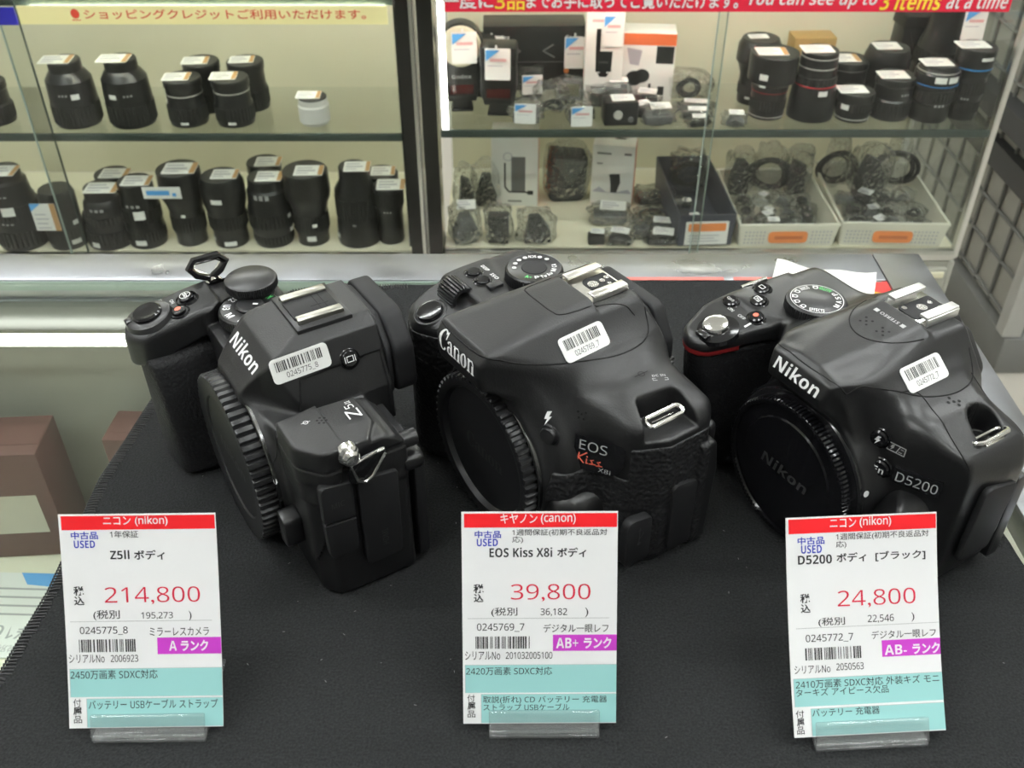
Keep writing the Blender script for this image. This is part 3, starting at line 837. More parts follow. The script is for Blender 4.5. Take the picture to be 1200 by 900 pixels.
    t.build('cover_grooves', M['seam'], hs, plane((0, 0, 94.93), (1, 0, 0), (0, 1, 0)))
    # command dial and mode dial
    m = MB(); m.lathe([(0, 84.9), (10.2, 84.9), (11.0, 84.4)], (-48.6, -9, 0), 'z', 48)
    gear_cap(m, (-48.6, -9, 0), 11.4, 80.6, 84.5, 72, .45, 'z', .55, 4); m.lathe([(9.6, 81), (9.6, 76)], (-48.6, -9, 0), 'z', 36)
    m.build('command_dial', M['satin'], root)
    m = MB(); gear_cap(m, (-36.2, -14.6, 0), 13.6, 73.0, 77.8, 72, .4, 'z', .55, 4)
    m.lathe([(0, 78.6), (12.4, 78.6), (13.3, 77.8)], (-36.2, -14.6, 0), 'z', 48)
    md = m.build('mode_dial', M['satin'], root)
    m = MB(); m.lathe([(0, 80.2), (5.2, 80.2), (5.9, 79.6), (6.0, 78)], (-36.2, -14.6, 0), 'z', 32)
    lb = m.build('lock_button', M['satin'], md)
    t = Ink(); t.rect(-.6, 1.4, .6, 3.6); t.build('index_mark', M['white_ink'], root, plane((-36.2, -14.6, 80.26), (.8, -.6, 0), (.6, .8, 0)))
    for s_, a, mt, w in (('AUTO', 118, 'green_ink', 5.0), ('U1', 166, 'white_ink', 3.2), ('U2', 204, 'white_ink', 3.2), ('U3', 242, 'white_ink', 3.2), ('M', 282, 'white_ink', 2.8), ('A', 320, 'white_ink', 2.4), ('S', 0, 'white_ink', 2.2), ('P', 40, 'white_ink', 2.2)):
        # words read towards the rim, set around the dial
        ang = math.radians(a); d = (math.cos(ang), math.sin(ang), 0)
        t = Ink(); t.text(s_, -w * .6, -1.6, w * .6, 1.6, .02)
        t.build('dial_marking', M[mt], md, plane((-36.2 + d[0] * 9.9, -14.6 + d[1] * 9.9, 78.66), (-d[1], d[0], 0), (-d[0], -d[1], 0)))
    # shutter button
    ax = Matrix.Rotation(math.radians(12.5), 4, 'X')
    def tilt(c): return Matrix.Translation(c) @ ax
    m = MB(); m.T = tilt((-56.3, -52.6, 75.8))
    m.lathe([(0, 1.2), (8.2, 1.2), (9.6, .6), (10.4, -1.5)], seg=48)
    m.box((-2, -8.3, .9), (4, 3, 1.6), .6)
    m.build('power_switch', M['satin'], root)
    m = MB(); m.T = tilt((-56.3, -52.6, 75.8)); m.lathe([(0, 2.4), (4.2, 2.9), (5.6, 3.0), (6.3, 2.3), (6.4, .8)], seg=40)
    m.build('shutter_button', M['gloss'], root)
    t = Ink(); t.text('OFF', -11, 6.0, -7.2, 7.7); t.rect(1.5, 11.5, 3.6, 13.0); t.text('ON', -5, 10.2, -2, 11.7)
    t.build('switch_marking', M['white_ink'], root, P((-56.3, -52.6, 78), (1, 0, 0), (0, 1, .2))())
    for nm, c, r, ink in (('iso_button', (-57.2, -35.6, 78.6), 3.3, 'white_ink'), ('record_button', (-50.6, -41.0, 77.2), 3.0, 'orange_ink')):
        m = MB(); m.T = tilt(c); m.lathe([(0, 1.7), (r - .8, 1.6), (r, 1.0), (r, -2)], seg=28)
        m.lathe([(r + .5, -.9), (r + 1.2, .3), (r + 1.9, -.9)], seg=32)
        b = m.build(nm, M['gloss'], root)
        t = Ink()
        if 'iso' in nm: t.text('ISO', -1.8, -.8, 1.8, .8, .02); t.ring(0, 0, 2.4, .25)
        else: t.disc(0, 0, 1.35)
        pl = plane(tuple(Vector(c) + ax @ Vector((0, 0, 1.75))), (1, 0, 0), (0, .97, .2))
        t.build('button_mark', M[ink], b, pl)
    # display button on the flank of the hump
    n = Vector((.92, 0, .39)); q = bvh.ray_cast(Vector((17.6, 4.6, 78.2)) + n * 20, -n, 50)[0] or Vector((24, 6, 80))
    R = n.to_track_quat('Z', 'Y').to_matrix().to_4x4()
    m = MB(); m.T = Matrix.Translation(q) @ R
    m.lathe([(0, .8), (2.9, .8), (3.3, .4), (3.4, -1)], seg=32); m.lathe([(3.5, -.2), (3.9, .35), (4.4, -.2)], seg=32)
    b = m.build('monitor_mode_button', M['gloss'], root)
    t = Ink(); t.line([(-1.3, -1.1), (1.3, -1.1), (1.3, 1.1), (-1.3, 1.1), (-1.3, -1.1)], .3); t.line([(-2.1, -1.2), (-2.1, 1.2)], .3); t.line([(2.1, -1.2), (2.1, 1.2)], .3)
    t.build('button_mark', M['white_ink'], b, plane(tuple(q + n * .85), (0, 1, 0), (-.39, 0, .92)))
    # lettering
    t = Ink(); t.text('Nikon', -13.2, -3.0, 13.2, 3.2, .045, .12)
    t.build('brand_lettering', M['white_ink'], root, P((1.2, -29.5, 83.2), (1, 0, 0), (0, .66, .75))(.1))
    t = Ink(); t.text('Z', -5.0, -2.6, .2, 2.6, .0); t.text('5', 1.0, -2.0, 3.4, 1.4, .0); t.text('II', 4.0, -1.8, 5.6, .2, .0)
    t.build('model_lettering', M['white_ink'], root, plane((48.6, -7.0, 77.24), (-1, 0, 0), (0, -1, 0)))
    t = Ink()
    for x, y in ((0, 0), (1.7, .1), (-1.7, -.1), (.8, 1.5), (-.8, 1.4), (.9, -1.4), (-.8, -1.5)): t.disc(x, y, .5)
    t.build('speaker_holes', M['seam'], root, plane((48.5, -18.5, 77.24), (1, 0, 0), (0, 1, 0)))
    t = Ink(); t.ring(0, 0, 1.0, .22); t.line([(-1.7, 0), (1.7, 0)], .22)
    t.build('focal_plane_mark', M['white_ink'], root, plane((46.5, -24.0, 77.24), (0, 1, 0), (-1, 0, 0)))
    barcode_sticker(root, bvh, (20.3, -14.6, 84.2), (0, 1, .03), (-.4, 0, .92), '0245775_8', 8, 23.5, 9.8)
    # port covers on the side
    for nm, poly in (('port_cover', [(-29, 26.5, 3), (-17.5, 26, 3), (-17, 43, .5), (-29.5, 44.5, .5)]), ('port_cover', [(-29.5, 45.3, .5), (-17, 43.8, .5), (-17, 61, 1), (-29.5, 63.5, 3)]), ('port_cover', [(-15, 15.5, 3), (.5, 15.5, 3), (1.5, 58, 2), (-15, 60.5, 1)])):
        m = MB(); m.prism(rp(poly), 64, 68.0, 'x', .6); b = m.build(nm, M['dull'], root)
    for s_, y, z, w in (('HDMI', -6.5, 27, 8), ('MIC', -23.5, 53, 5)):
        t = Ink(); t.text(s_, -w / 2, -1.3, w / 2, 1.3)
        t.build('port_marking', M['dim_ink'], root, plane((68.06, y, z), (0, 1, 0) if s_ == 'MIC' else (0, 0, 1), (0, 0, 1) if s_ == 'MIC' else (0, -1, 0)))
    # monitor at the back
    m = MB(); m.prism(rp([(-30, 3, 3), (64.5, 3, 3), (64.5, 58, 4), (-30, 58, 3)]), 9.5, 14.5, 'y', 1.2)
    mo = m.build('rear_monitor', M['satin'], root)
    m = MB(); m.prism(rp([(56, 52, 2), (67, 53, 4), (67, 60, 4), (56, 60, 2)]), 5, 13.0, 'y', 1.2)
    m.lathe([(0, -1), (3.2, -1), (3.4, -.5), (3.4, 8)], (62, 4, 66), 'y', 24)
    m.build('monitor_hinge', M['shell_satin'], root)
    # strap lugs
    lug = MB(); lug.lathe([(0, 5.2), (2.4, 5.0), (3.3, 4.0), (3.0, 2.6), (4.1, 1.6), (4.3, -1)], (66.3, -16.8, 74.0), 'x', 24)
    lo = lug.build('strap_lug', M['chrome'], root)
    m = MB(); m.tube([(70, -17.5, 71), (70.2, -15.5, 63), (69.8, -12.6, 60.6), (69.6, -9.5, 62), (69.4, -3.4, 70.6), (69.6, -4.2, 72.6), (70, -7, 72.6)], .75, 8, True)
    m.build('strap_ring', M['chrome'], lo)
    m = MB(); m.prism(rp([(-15, 71.5, 1), (-3.6, 73.2, 2), (-4.4, 70, 1), (-9.5, 66, 1), (-14.5, 60.5, 2), (-18.5, 62, 2), (-18, 68, 1)]), 68.2, 69.6, 'x', .3)
    m.build('lug_protector', M['gloss'], lo)
    lug = MB(); lug.lathe([(0, -5), (2.6, -4.6), (3.2, -3.4), (2.8, -2), (3.8, -1), (3.8, 2)], (-67.0, -20, 75.5), 'x', 24)
    lo = lug.build('strap_lug', M['chrome'], root)
    m = MB()
    for dx, r in ((0, .8), (1.1, .7)):
        m.tube([(-70.5 + dx, -20, 77), (-71 + dx, -24.5, 80), (-71.5 + dx, -28, 83.5), (-71.5 + dx, -26, 86.5), (-71.5 + dx, -17, 86.5), (-71.5 + dx, -14, 83.8), (-71 + dx, -17, 80)], r * 1.6, 8, True)
    m.build('strap_ring', M['chrome'], lo)
    m = MB(); m.tube([(-69, -21, 78), (-69, -27, 81), (-69, -29.5, 85), (-69, -27, 88.3), (-69, -16, 88.3), (-69, -13, 85), (-69, -16, 81)], 2.0, 8, True, .8)
    m.build('lug_protector', M['gloss'], lo)
    return root, bvh
CAM_L, BVH_L = make_mirrorless()
# ================================================================== reflex camera (middle)
def serif(t, ch, x, y, h):
    """heavy roman letters for the maker's name: drawn as strokes; returns the advance"""
    k = h
    def arc(cx, cy, rx, ry, a0, a1, w0, w1, n=14):
        v = []
        for i in range(n + 1):
            a = math.radians(a0 + (a1 - a0) * i / n); w = w0 + (w1 - w0) * abs(math.cos(a))
            v += [(cx + (rx) * math.cos(a), cy + (ry) * math.sin(a)), (cx + (rx - w) * math.cos(a), cy + (ry - w * .55) * math.sin(a))]
        t.add(v, [[2 * i, 2 * i + 1, 2 * i + 3, 2 * i + 2] for i in range(n)])
    s = .19 * k
    if ch == 'C':
        arc(x + .42 * k, y + .5 * k, .42 * k, .55 * k, 48, 318, .10 * k, .24 * k)
        t.poly([(x + .62 * k, y + .98 * k), (x + .76 * k, y + 1.02 * k), (x + .76 * k, y + .62 * k), (x + .70 * k, y + .62 * k)])
        return .84 * k
    xh = .68 * k
    if ch == 'a':
        arc(x + .24 * k, y + .2 * k, .24 * k, .21 * k, 0, 360, .09 * k, .16 * k)
        t.rect(x + .34 * k, y, x + .52 * k, y + .5 * k, 2, 4); t.rect(x + .5 * k, y, x + .6 * k, y + .09 * k, 2, 4)
        arc(x + .27 * k, y + .46 * k, .25 * k, .23 * k, 0, 165, .09 * k, .18 * k)
        return .64 * k
    if ch == 'n':
        t.rect(x + .06 * k, y, x + .24 * k, y + xh, 2, 4); t.rect(x, y, x + .30 * k, y + .07 * k, 2, 4); t.rect(x, y + xh - .07 * k, x + .2 * k, y + xh, 2, 4)
        t.rect(x + .44 * k, y, x + .62 * k, y + .44 * k, 2, 4); t.rect(x + .38 * k, y, x + .68 * k, y + .07 * k, 2, 4)
        arc(x + .36 * k, y + .42 * k, .26 * k, .27 * k, 0, 150, .12 * k, .06 * k)
        return .71 * k
    if ch == 'o':
        arc(x + .31 * k, y + .34 * k, .31 * k, .36 * k, 0, 360, .08 * k, .21 * k, 24)
        return .68 * k
    return 0

def make_reflex():
    root = thing('reflex_camera', (33.0, 337.8, 0), -55.3, 'black camera body with a red script badge, middle of the three on the cloth', 'camera', 'used cameras on the black cloth')
    v = Vol((-70, -70, -2), (72, 26, 102), 0.5)
    # body block
    f = v.prism('z', [(-64, -28, 8), (-65, 8, 6), (-58, 14, 3), (58, 14, 3), (64.5, 8, 5), (65, -12, 10), (58, -26.5, 10), (40, -33.5, 8), (18, -37.5), (-20, -37.5), (-50, -30)], -10, 82, 0)
    f = smax(f, v.prism('y', [(-66, 0, 5), (66, 0, 5), (67, 66, 7), (60, 73, 8), (44, 79.5, 14), (28, 80), (-20, 82), (-66, 82, 4)], -60, 60, 0), 3.5)
    # slope of the left shoulder towards the back and front
    f = smax(f, v.cut((40, 6, 79), (0.10, .55, .83)), 5)
    f = smax(f, v.cut((40, -33.5, 72), (0.15, -.72, .68)), 9)
    # hump with flash
    hp = v.prism('x', [(-40, 58), (-52, 76, 6), (-64.4, 80, 3), (-66, 86.5, 3), (-65.6, 92, 3), (-62, 96.8, 1.5), (-27, 99.4, 10), (-9.5, 99.6), (-9.3, 97.2), (11, 97.0, 3), (14, 88), (16, 60)], -60, 60, 0)
    hp = smax(hp, v.prism('y', [(-40, 50), (-34, 71), (-25.2, 85.5, 6), (-15.5, 97.2, 7), (-9, 100.5, 4), (9, 100.5, 4), (15.5, 97.2, 7), (25.2, 85.5, 6), (34, 71), (40, 50)], -90, 60, 0), 2.2)
    hp = smax(hp, v.prism('z', [(-14.5, -67, 3), (14.5, -67, 3), (17.5, -60, 3), (26, -36, 6), (30, 0, 8), (26, 17), (-26, 17), (-30, 0, 8), (-26, -36, 6), (-17.5, -60, 3)], 0, 130, 0), 2.5)
    # throat in front
    f = smin(f, v.cyl('y', (1, 0, 37), 36.4, -50.6, -30, 1.5), 4.0)
    f = smin(f, v.cyl('y', (1.5, 0, 38), 42.0, -45.5, -25, 6), 6)
    f = smax(f, -v.Z, 2)
    f = smin(f, hp, 13)
    # front plate left of the mount is hollowed towards the grip
    # strap recess at the left end
    rec = v.prism('z', rp([(48, -17, 3), (60, -21.5, 2), (72, -21.5), (72, 1.5), (60, 1.8, 2), (49.5, 1.5, 4)]), 66.5, 100, .8)
    f = smax(f, -rec, 1.2)
    # eye-side block on the left end
    f = smin(f, v.prism('x', rp([(4, 2), (13, 2), (14.5, 40, 3), (12, 56, 3), (4, 56)]), 40, 66.5, 2), 1.0)
    # grip
    g = v.prism('z', [(-66, -10), (-66.3, -42, 8), (-61, -53, 7), (-50, -57.8, 8), (-38, -52, 7), (-33.5, -36, 3), (-30, -20)], 1.0, 84, 2.5)
    g = smax(g, v.cut((-50, -45, 77.2), (0.02, -.36, .93)), 4)
    g = smax(g, v.cut((-64, 0, 66), (-1, 0, .1)), 3)
    f = smin(f, g, 2.5)
    top = smax(v.prism('z', [(-66, 8, 8), (-66, -34, 3), (-33, -34), (-20, -20), (-20, 8)], 70, 84.2, 2), v.cut((-66, 0, 78), (-.75, 0, .66)), 3)
    f = smin(f, top, 3)
    shell_f = f
    body, bvh = v.build(shell_f, 'body_shell', M['shell'], root, True)
    # leatherette on grip and left front: thin skins over the shell
    sk = np.maximum(f - 0.55, -(f + 1.2))
    left = np.maximum(np.maximum(37.5 - v.X, v.Z - 63.5), np.maximum(v.Y - 8, 4 - v.Z) + 0 * v.X)
    left = np.maximum(left, -v.prism('y', [(20, 48), (57.5, 48), (58, 70), (20, 70)], -60, -20, 0) + 0)
    left = np.maximum(left, -v.prism('y', [(20, 34), (42, 34, 8), (49, 28, 6), (49, 10), (20, 10)], -60, -25, 0) + 0)
    ob = v.build(smax(sk, left, .5), 'leatherette', M['leather'], root)
    rg = smax(sk, np.maximum(np.maximum(v.X + 31.5, v.Z - 70 - .12 * (v.Y + 50)), np.maximum(3 - v.Z, v.Y + 2) + 0 * v.X), .5)
    v.build(rg, 'hand_grip', M['leather'], root)
    P = lambda c, r, u: (lambda off=0.12: onto(bvh, c, r, u, off))
    seam(bvh, 'flash_seam', curve([(-25, -18, 0), (-24, -38, 0), (-19.5, -56, 0), (-15.5, -62.2, 0), (-8, -63.2, 0), (0, -63.4, 0), (8, -63.2, 0), (15, -62.2, 0), (17.6, -57, 0), (21, -47, 0), (24.8, -32, 0), (28.6, -14, 0), (29, -1, 0), (26, 7.5, 0), (19, 11, 0)]), (0, 0, -1), root)
    seam(bvh, 'panel_seam', curve([(-12, -7, 0), (-12, -22, 0), (-11, -26.2, 0), (-8, -27.4, 0), (0, -27.6, 0), (8.5, -27.4, 0), (11.4, -25.4, 0), (12.6, -18, 0), (13.2, -7, 0), (16.5, 2, 0), (20, 5, 0)]), (0, 0, -1), root)
    # body cap
    cx, cz = 1.0, 37.0
    m = MB(); gear_cap(m, (cx, 0, cz), 34.6, -57.6, -52.0, 54, 1.5, 'y', .5, 6)
    m.lathe([(0, -55.0), (28.0, -55.0), (29.2, -57.2), (31.5, -57.7), (33.2, -57.4), (33.2, -52)], (cx, 0, cz), 'y', 80)
    cap = m.build('body_cap', M['cap'], root, 40)
    t = Ink(); x = -14
    for ch in 'Canon': x += serif(t, ch, x, -3.4, 7.4)
    t.build('embossed_name', M['dim_ink'], cap, plane((cx + 1, -55.1, cz - 1), (1, 0, 0), (0, 0, 1)))
    m = MB(); m.lathe([(34.9, -52.4), (35.5, -52.0), (35.5, -50.6)], (cx, 0, cz), 'y', 96)
    m.build('mount_ring', M['mount'], root)
    # lens release
    q = v.cyl('y', (38.5, 0, 27), 11.5, -49.5, -28, 2.5)
    q = smax(q, v.cut((33.5, -48, 25), (-1, -.25, .1)), .8); q = smax(q, v.ell((38.5, -33, 27), (13, 17, 13)), 2)
    v.build(q, 'release_housing', M['shell_satin'], root)
    m = MB(); m.prism(rp([(30.5, 18, 2), (36, 18, 1), (36.5, 32, 2), (32, 33, 3)]), -49.5, -36, 'y', 1.0)
    m.build('lens_release_button', M['satin'], root)
    # hot shoe: base plate, contact block and two rails
    m = MB(); m.box((0, .5, 97.3), (20.6, 18.4, .8), .2)
    hs = m.build('hot_shoe', M['shoe'], root)
    m = MB(); m.prism(rp([(-4.8, -4, 4), (5.6, -4, 4), (5.6, 8.6, 1), (-4.8, 8.6, 1)]), 97.6, 97.95, 'z')
    m.build('contact_plate', M['dull'], hs)
    t = Ink(); t.disc(.2, -.6, 2.3); t.disc(.0, 4.2, 1.25); t.disc(-1, 7.2, 1.2); t.disc(3.2, 5.4, .9)
    t.build('contacts', M['chrome'], hs, plane((0, 0, 98.05), (1, 0, 0), (0, 1, 0)))
    for sx in (-1, 1):
        m = MB(); m.box((sx * 8.3, 0.3, 99.55), (4.2, 17.4, .9), .35); m.box((sx * 10.1, 0.3, 98.4), (.9, 17.4, 2.4), .2)
        m.build('shoe_rail', M['shoe'], hs)
    m = MB(); m.prism(rp([(10.6, 97.0, .5), (13.6, 96, 1), (19, 86.0, 1), (14, 85)]), 0, 11.8, 'y', .5); m.prism(rp([(-10.6, 97.0, .5), (-13.6, 96, 1), (-19, 86.0, 1), (-14, 85)]), 0, 11.8, 'y', .5)
    m.build('shoe_support', M['shell_satin'], root)
    # eyecup
    m = MB(); out = rp([(-24, 59, 5), (-25, 77, 6), (-18, 91, 6), (18, 91, 6), (26.5, 77, 7), (27, 59, 5)])
    m.prism(out, 15.8, 22.5, 'y', 1.5, 3); m.prism([(x * .94, 59 + (z - 59) * .96) for x, z in out], 12, 16.2, 'y')
    e = m.build('viewfinder_eyecup', M['dull'], root)
    m = MB()
    for i in range(3): m.box((26.6 + .1 * i, 19, 63 + 2.4 * i), (1.6, 7.2, 1.2), .4)
    m.build('grip_ribs', M['satin'], e)
    # mode dial
    dc = (-34.6, -4.6)
    m = MB(); gear_cap(m, (*dc, 0), 12.6, 82.5, 89.6, 80, .45, 'z', .5, 4)
    m.lathe([(0, 89.9), (10.9, 89.9), (11.6, 90.2), (12.3, 89.4)], (*dc, 0), 'z', 48)
    md = m.build('mode_dial', M['satin'], root)
    m = MB(); m.lathe([(0, 90.15), (5.4, 90.15), (5.6, 89.9)], (*dc, 0), 'z', 32); m.build('lock_button', M['dull'], md)
    for s_, a, w in (('P', -28, 1.9), ('Tv', -8, 2.9), ('Av', 14, 2.9), ('M', 38, 2.3), ('CA', 62, 2.8), ('SCN', 150, 3.4), ('A+', -52, 3.0), ('X', 105, 2.0), ('O', 128, 2.0), ('Y', 172, 1.9), ('B', 194, 1.9), ('K', 216, 2.0), ('Q', 240, 2.2)):
        ang = math.radians(a); d = (math.cos(ang), math.sin(ang))
        t = Ink()
        if len(s_) == 1 and s_ in 'XOYBKQ': t.ring(0, 0, 1.0, .4, 12); t.rect(-.35, -.35, .35, .35)
        else: t.text(s_, -w / 2, -1.05, w / 2, 1.05, .03)
        t.build('dial_marking', M['green_ink' if s_ == 'A+' else 'white_ink'], md, plane((dc[0] + d[0] * 8.6, dc[1] + d[1] * 8.6, 90.3), (-d[1], d[0], 0), (-d[0], -d[1], 0)))
    # shutter button in its saddle
    def sit(c, n=(0, 0, 1)):
        n = Vector(n).normalized(); h = bvh.ray_cast(Vector(c) + n * 15, -n, 40)[0]
        return (h if h is not None else Vector(c)), n, Matrix.Translation(h if h is not None else c) @ n.to_track_quat('Z', 'Y').to_matrix().to_4x4()
    hq, n, T = sit((-49, -49.4, 78), (.0, -.34, .94))
    m = MB(); m.T = T; m.lathe([(0, 1.5), (4.0, 1.7), (5.4, 1.4), (5.9, .6), (6.0, -1)], seg=36)
    m.build('shutter_button', M['gloss'], root)
    m = MB(); m.T = T; m.lathe([(6.3, -.1), (6.8, .35), (7.4, .25), (8.0, -.4)], seg=40); m.build('button_collar', M['shell_satin'], root)
    # main dial wheel
    m = MB(); gear_cap(m, (0, -35.5, 80.2), 6.4, -55.0, -42.5, 26, .8, 'x', .55, 4)
    m.build('main_dial', M['satin'], root)
    for c, s_ in (((-45.2, -24.0, 84), 'ISO'), ((-53.2, -23.6, 84), 'DISP')):
        hq, n, T = sit(c); m = MB(); m.T = T; m.lathe([(0, 1.3), (2.6, 1.2), (3.1, .7), (3.2, -1)], seg=28); m.lathe([(3.3, 0), (3.8, .3), (4.4, 0)], seg=28)
        m.build(s_.lower().replace('disp', 'display') + '_button', M['gloss'], root)
        t = Ink(); t.text(s_, -2.6, -.9, 2.6, .9, .02)
        t.build('top_marking', M['white_ink'], root, P((c[0], c[1] + 6.0, 84), (1, 0, 0), (0, 1, 0))())
    m = MB(); m.T = sit((-38.5, -22.5, 84))[2]; m.box((0, 0, .6), (4, 7, 2), .7); m.build('power_switch', M['satin'], root)
    # flash pop-up button, microphone, marks
    hq, n, T = sit((32.6, -46, 62.6), (.35, -.93, .1)); m = MB(); m.T = T; m.lathe([(0, 1.6), (3.1, 1.3), (3.7, .4), (3.8, -1.5)], seg=32); m.lathe([(3.9, -.1), (4.3, .25), (4.9, -.2)], seg=32)
    m.build('flash_button', M['satin'], root)
    t = Ink(); t.poly([(-.6, 2.6), (1.2, 2.8), (.3, .6), (1.4, .7), (-1.0, -3.0), (-.3, -.4), (-1.4, -.5)])
    t.build('flash_mark', M['white_ink'], root, flat_on(bvh, (30.8, -46, 69.6), (.9, .36, 0), (0, .3, 1), 3, 5)(.2))
    t = Ink()
    for x, y in ((0, 0), (1.6, 1.2), (-1.6, .6), (1.2, -1.6), (-.8, -1.6)): t.disc(x, y, .45)
    t.build('microphone_holes', M['seam'], root, P((39, -40, 72), (.9, .35, 0), (0, .3, .9))())
    t = Ink(); t.ring(0, 0, 1.4, .3); t.line([(-3.2, 0), (3.2, 0)], .35)
    t.build('focal_plane_mark', M['seam'], root, P((40.0, -7.0, 82), (0, 1, 0), (-.9, 0, .2))())
    t = Ink(); t.text('DC IN', -2.8, -.5, 2.8, .7, .02); t.line([(-3.2, -2.2), (3.2, -2.2), (3.2, -1.2), (-3.2, -1.2), (-3.2, -2.2)], .25)
    t.build('shoulder_marks', M['grey_ink'], root, P((43.6, -1.6, 79), (.3, .9, 0), (-.9, .2, 0))())
    t = Ink()
    for x, y in ((0, 0), (2, 1.2), (-2, 1), (2, -1.4), (-1.6, -1.5), (0, 2.6), (4, .2)): t.disc(x, y, .55)
    t.build('speaker_holes', M['seam'], root, plane((66.72, -6.5, 45.5), (0, 1, 0), (0, 0, 1), .1))
    # name on the nose
    t = Ink(); x = -14.4
    for ch in 'Canon': x += serif(t, ch, x, -3.6, 8.0) * 1.01
    t.v = [(q * .86, w) for q, w in t.v]
    t.build('brand_lettering', M['white_ink'], root, P((0, -65, 90.4), (1, 0, 0), (0, .35, .94))(.2))
    # badge
    b = Ink(); pl = flat_on(bvh, (47, -33, 56), (.90, .42, 0), (0, 0, 1), 17, 13)
    n_ = 16
    xs = [-9.5 + 20.5 * i / n_ for i in range(n_ + 1)]
    for x0, x1 in zip(xs, xs[1:]):
        lo = lambda x: -7.5 if x < 5.5 else -7.5 + (x - 5.5) ** 1.7 * .37
        b.add([(x0, lo(x0)), (x1, lo(x1)), (x1, 7.6), (x0, 7.6)], [[0, 1, 2, 3]])
    bd = b.build('model_badge', M['gloss'], root, pl(.6))
    t = Ink(); t.text('EOS', -7.5, 1.6, 3.8, 6.0); t.build('badge_lettering', M['grey_ink'], bd, pl(.75))
    t = Ink()
    t.line([(-7.2, -.2), (-7.8, -4.6)], .6); t.line([(-4.2, .6), (-7.4, -2.2), (-5.2, -4.4)], .6); t.line([(-4.0, -2.2), (-4.1, -4.3), (-3.4, -4.1)], .5); t.disc(-3.9, -1.2, .35)
    for q0 in (-2.8, .0): t.line([(q0 + 1.6, -2.0), (q0 + .4, -2.4), (q0 + 1.4, -3.6), (q0, -4.2), (q0 + 2.4, -3.8)], .5)
    t.build('badge_script', M['orange_ink'], bd, pl(.75))
    t = Ink(); t.text('X8i', 1.0, -6.6, 6.0, -4.6); t.build('badge_number', M['grey_ink'], bd, pl(.75))
    # port covers
    for poly in ([(-31.5, 8.5, 4), (-18.5, 8.5, 3), (-18.5, 31.5, 3), (-31.5, 34.5, 4)], [(-9, 6, 4), (3.6, 5, 3), (3.6, 40, 3), (-9.5, 43, 4)]):
        m = MB(); m.prism(rp(poly), 62, 66.9 if poly[0][0] > -20 else 66.2, 'x', .7); m.build('port_cover', M['dull'], root)
    t = Ink(); t.line([(0, -4), (0, 3.5)], .45); t.poly([(-.9, 3), (.9, 3), (0, 5)]); t.line([(0, -1.5), (1.8, .5), (1.8, 1.6)], .45); t.disc(0, -4, .9)
    t.build('port_marking', M['dim_ink'], root, plane((66.3, -25, 24), (0, 1, 0), (0, 0, 1)))
    # strap eyelet
    m = MB(); a = [(57.6 + .9 * math.cos(q) * 0, 0, 0) for q in (0,)]
    path = [(56.8 + 2.0 * math.cos(2 * math.pi * k / 24), -9.6 + (6.6 if math.sin(2 * math.pi * k / 24) > 0 else -6.6) + 2.0 * math.sin(2 * math.pi * k / 24), 71.8 - .35 * 2.0 * math.cos(2 * math.pi * k / 24)) for k in range(24)]
    m.tube(path, .95, 8, True); m.box((55.6, -9.6, 70.3), (1.0, 11, .6), .2)
    m.build('strap_eyelet', M['chrome'], root)
    # monitor at the back
    m = MB(); m.prism(rp([(-28, 5, 3), (60, 5, 3), (60, 58, 3), (-28, 58, 3)]), 13.5, 17.5, 'y', 1.2)
    m.build('rear_monitor', M['satin'], root)
    barcode_sticker(root, bvh, (20.5, -21.8, 89.5), (-.10, 1, -.02), (-.6, 0, .8), '0245769_7', 7, 21.5, 10.2)
    return root, bvh
CAM_M, BVH_M = make_reflex()
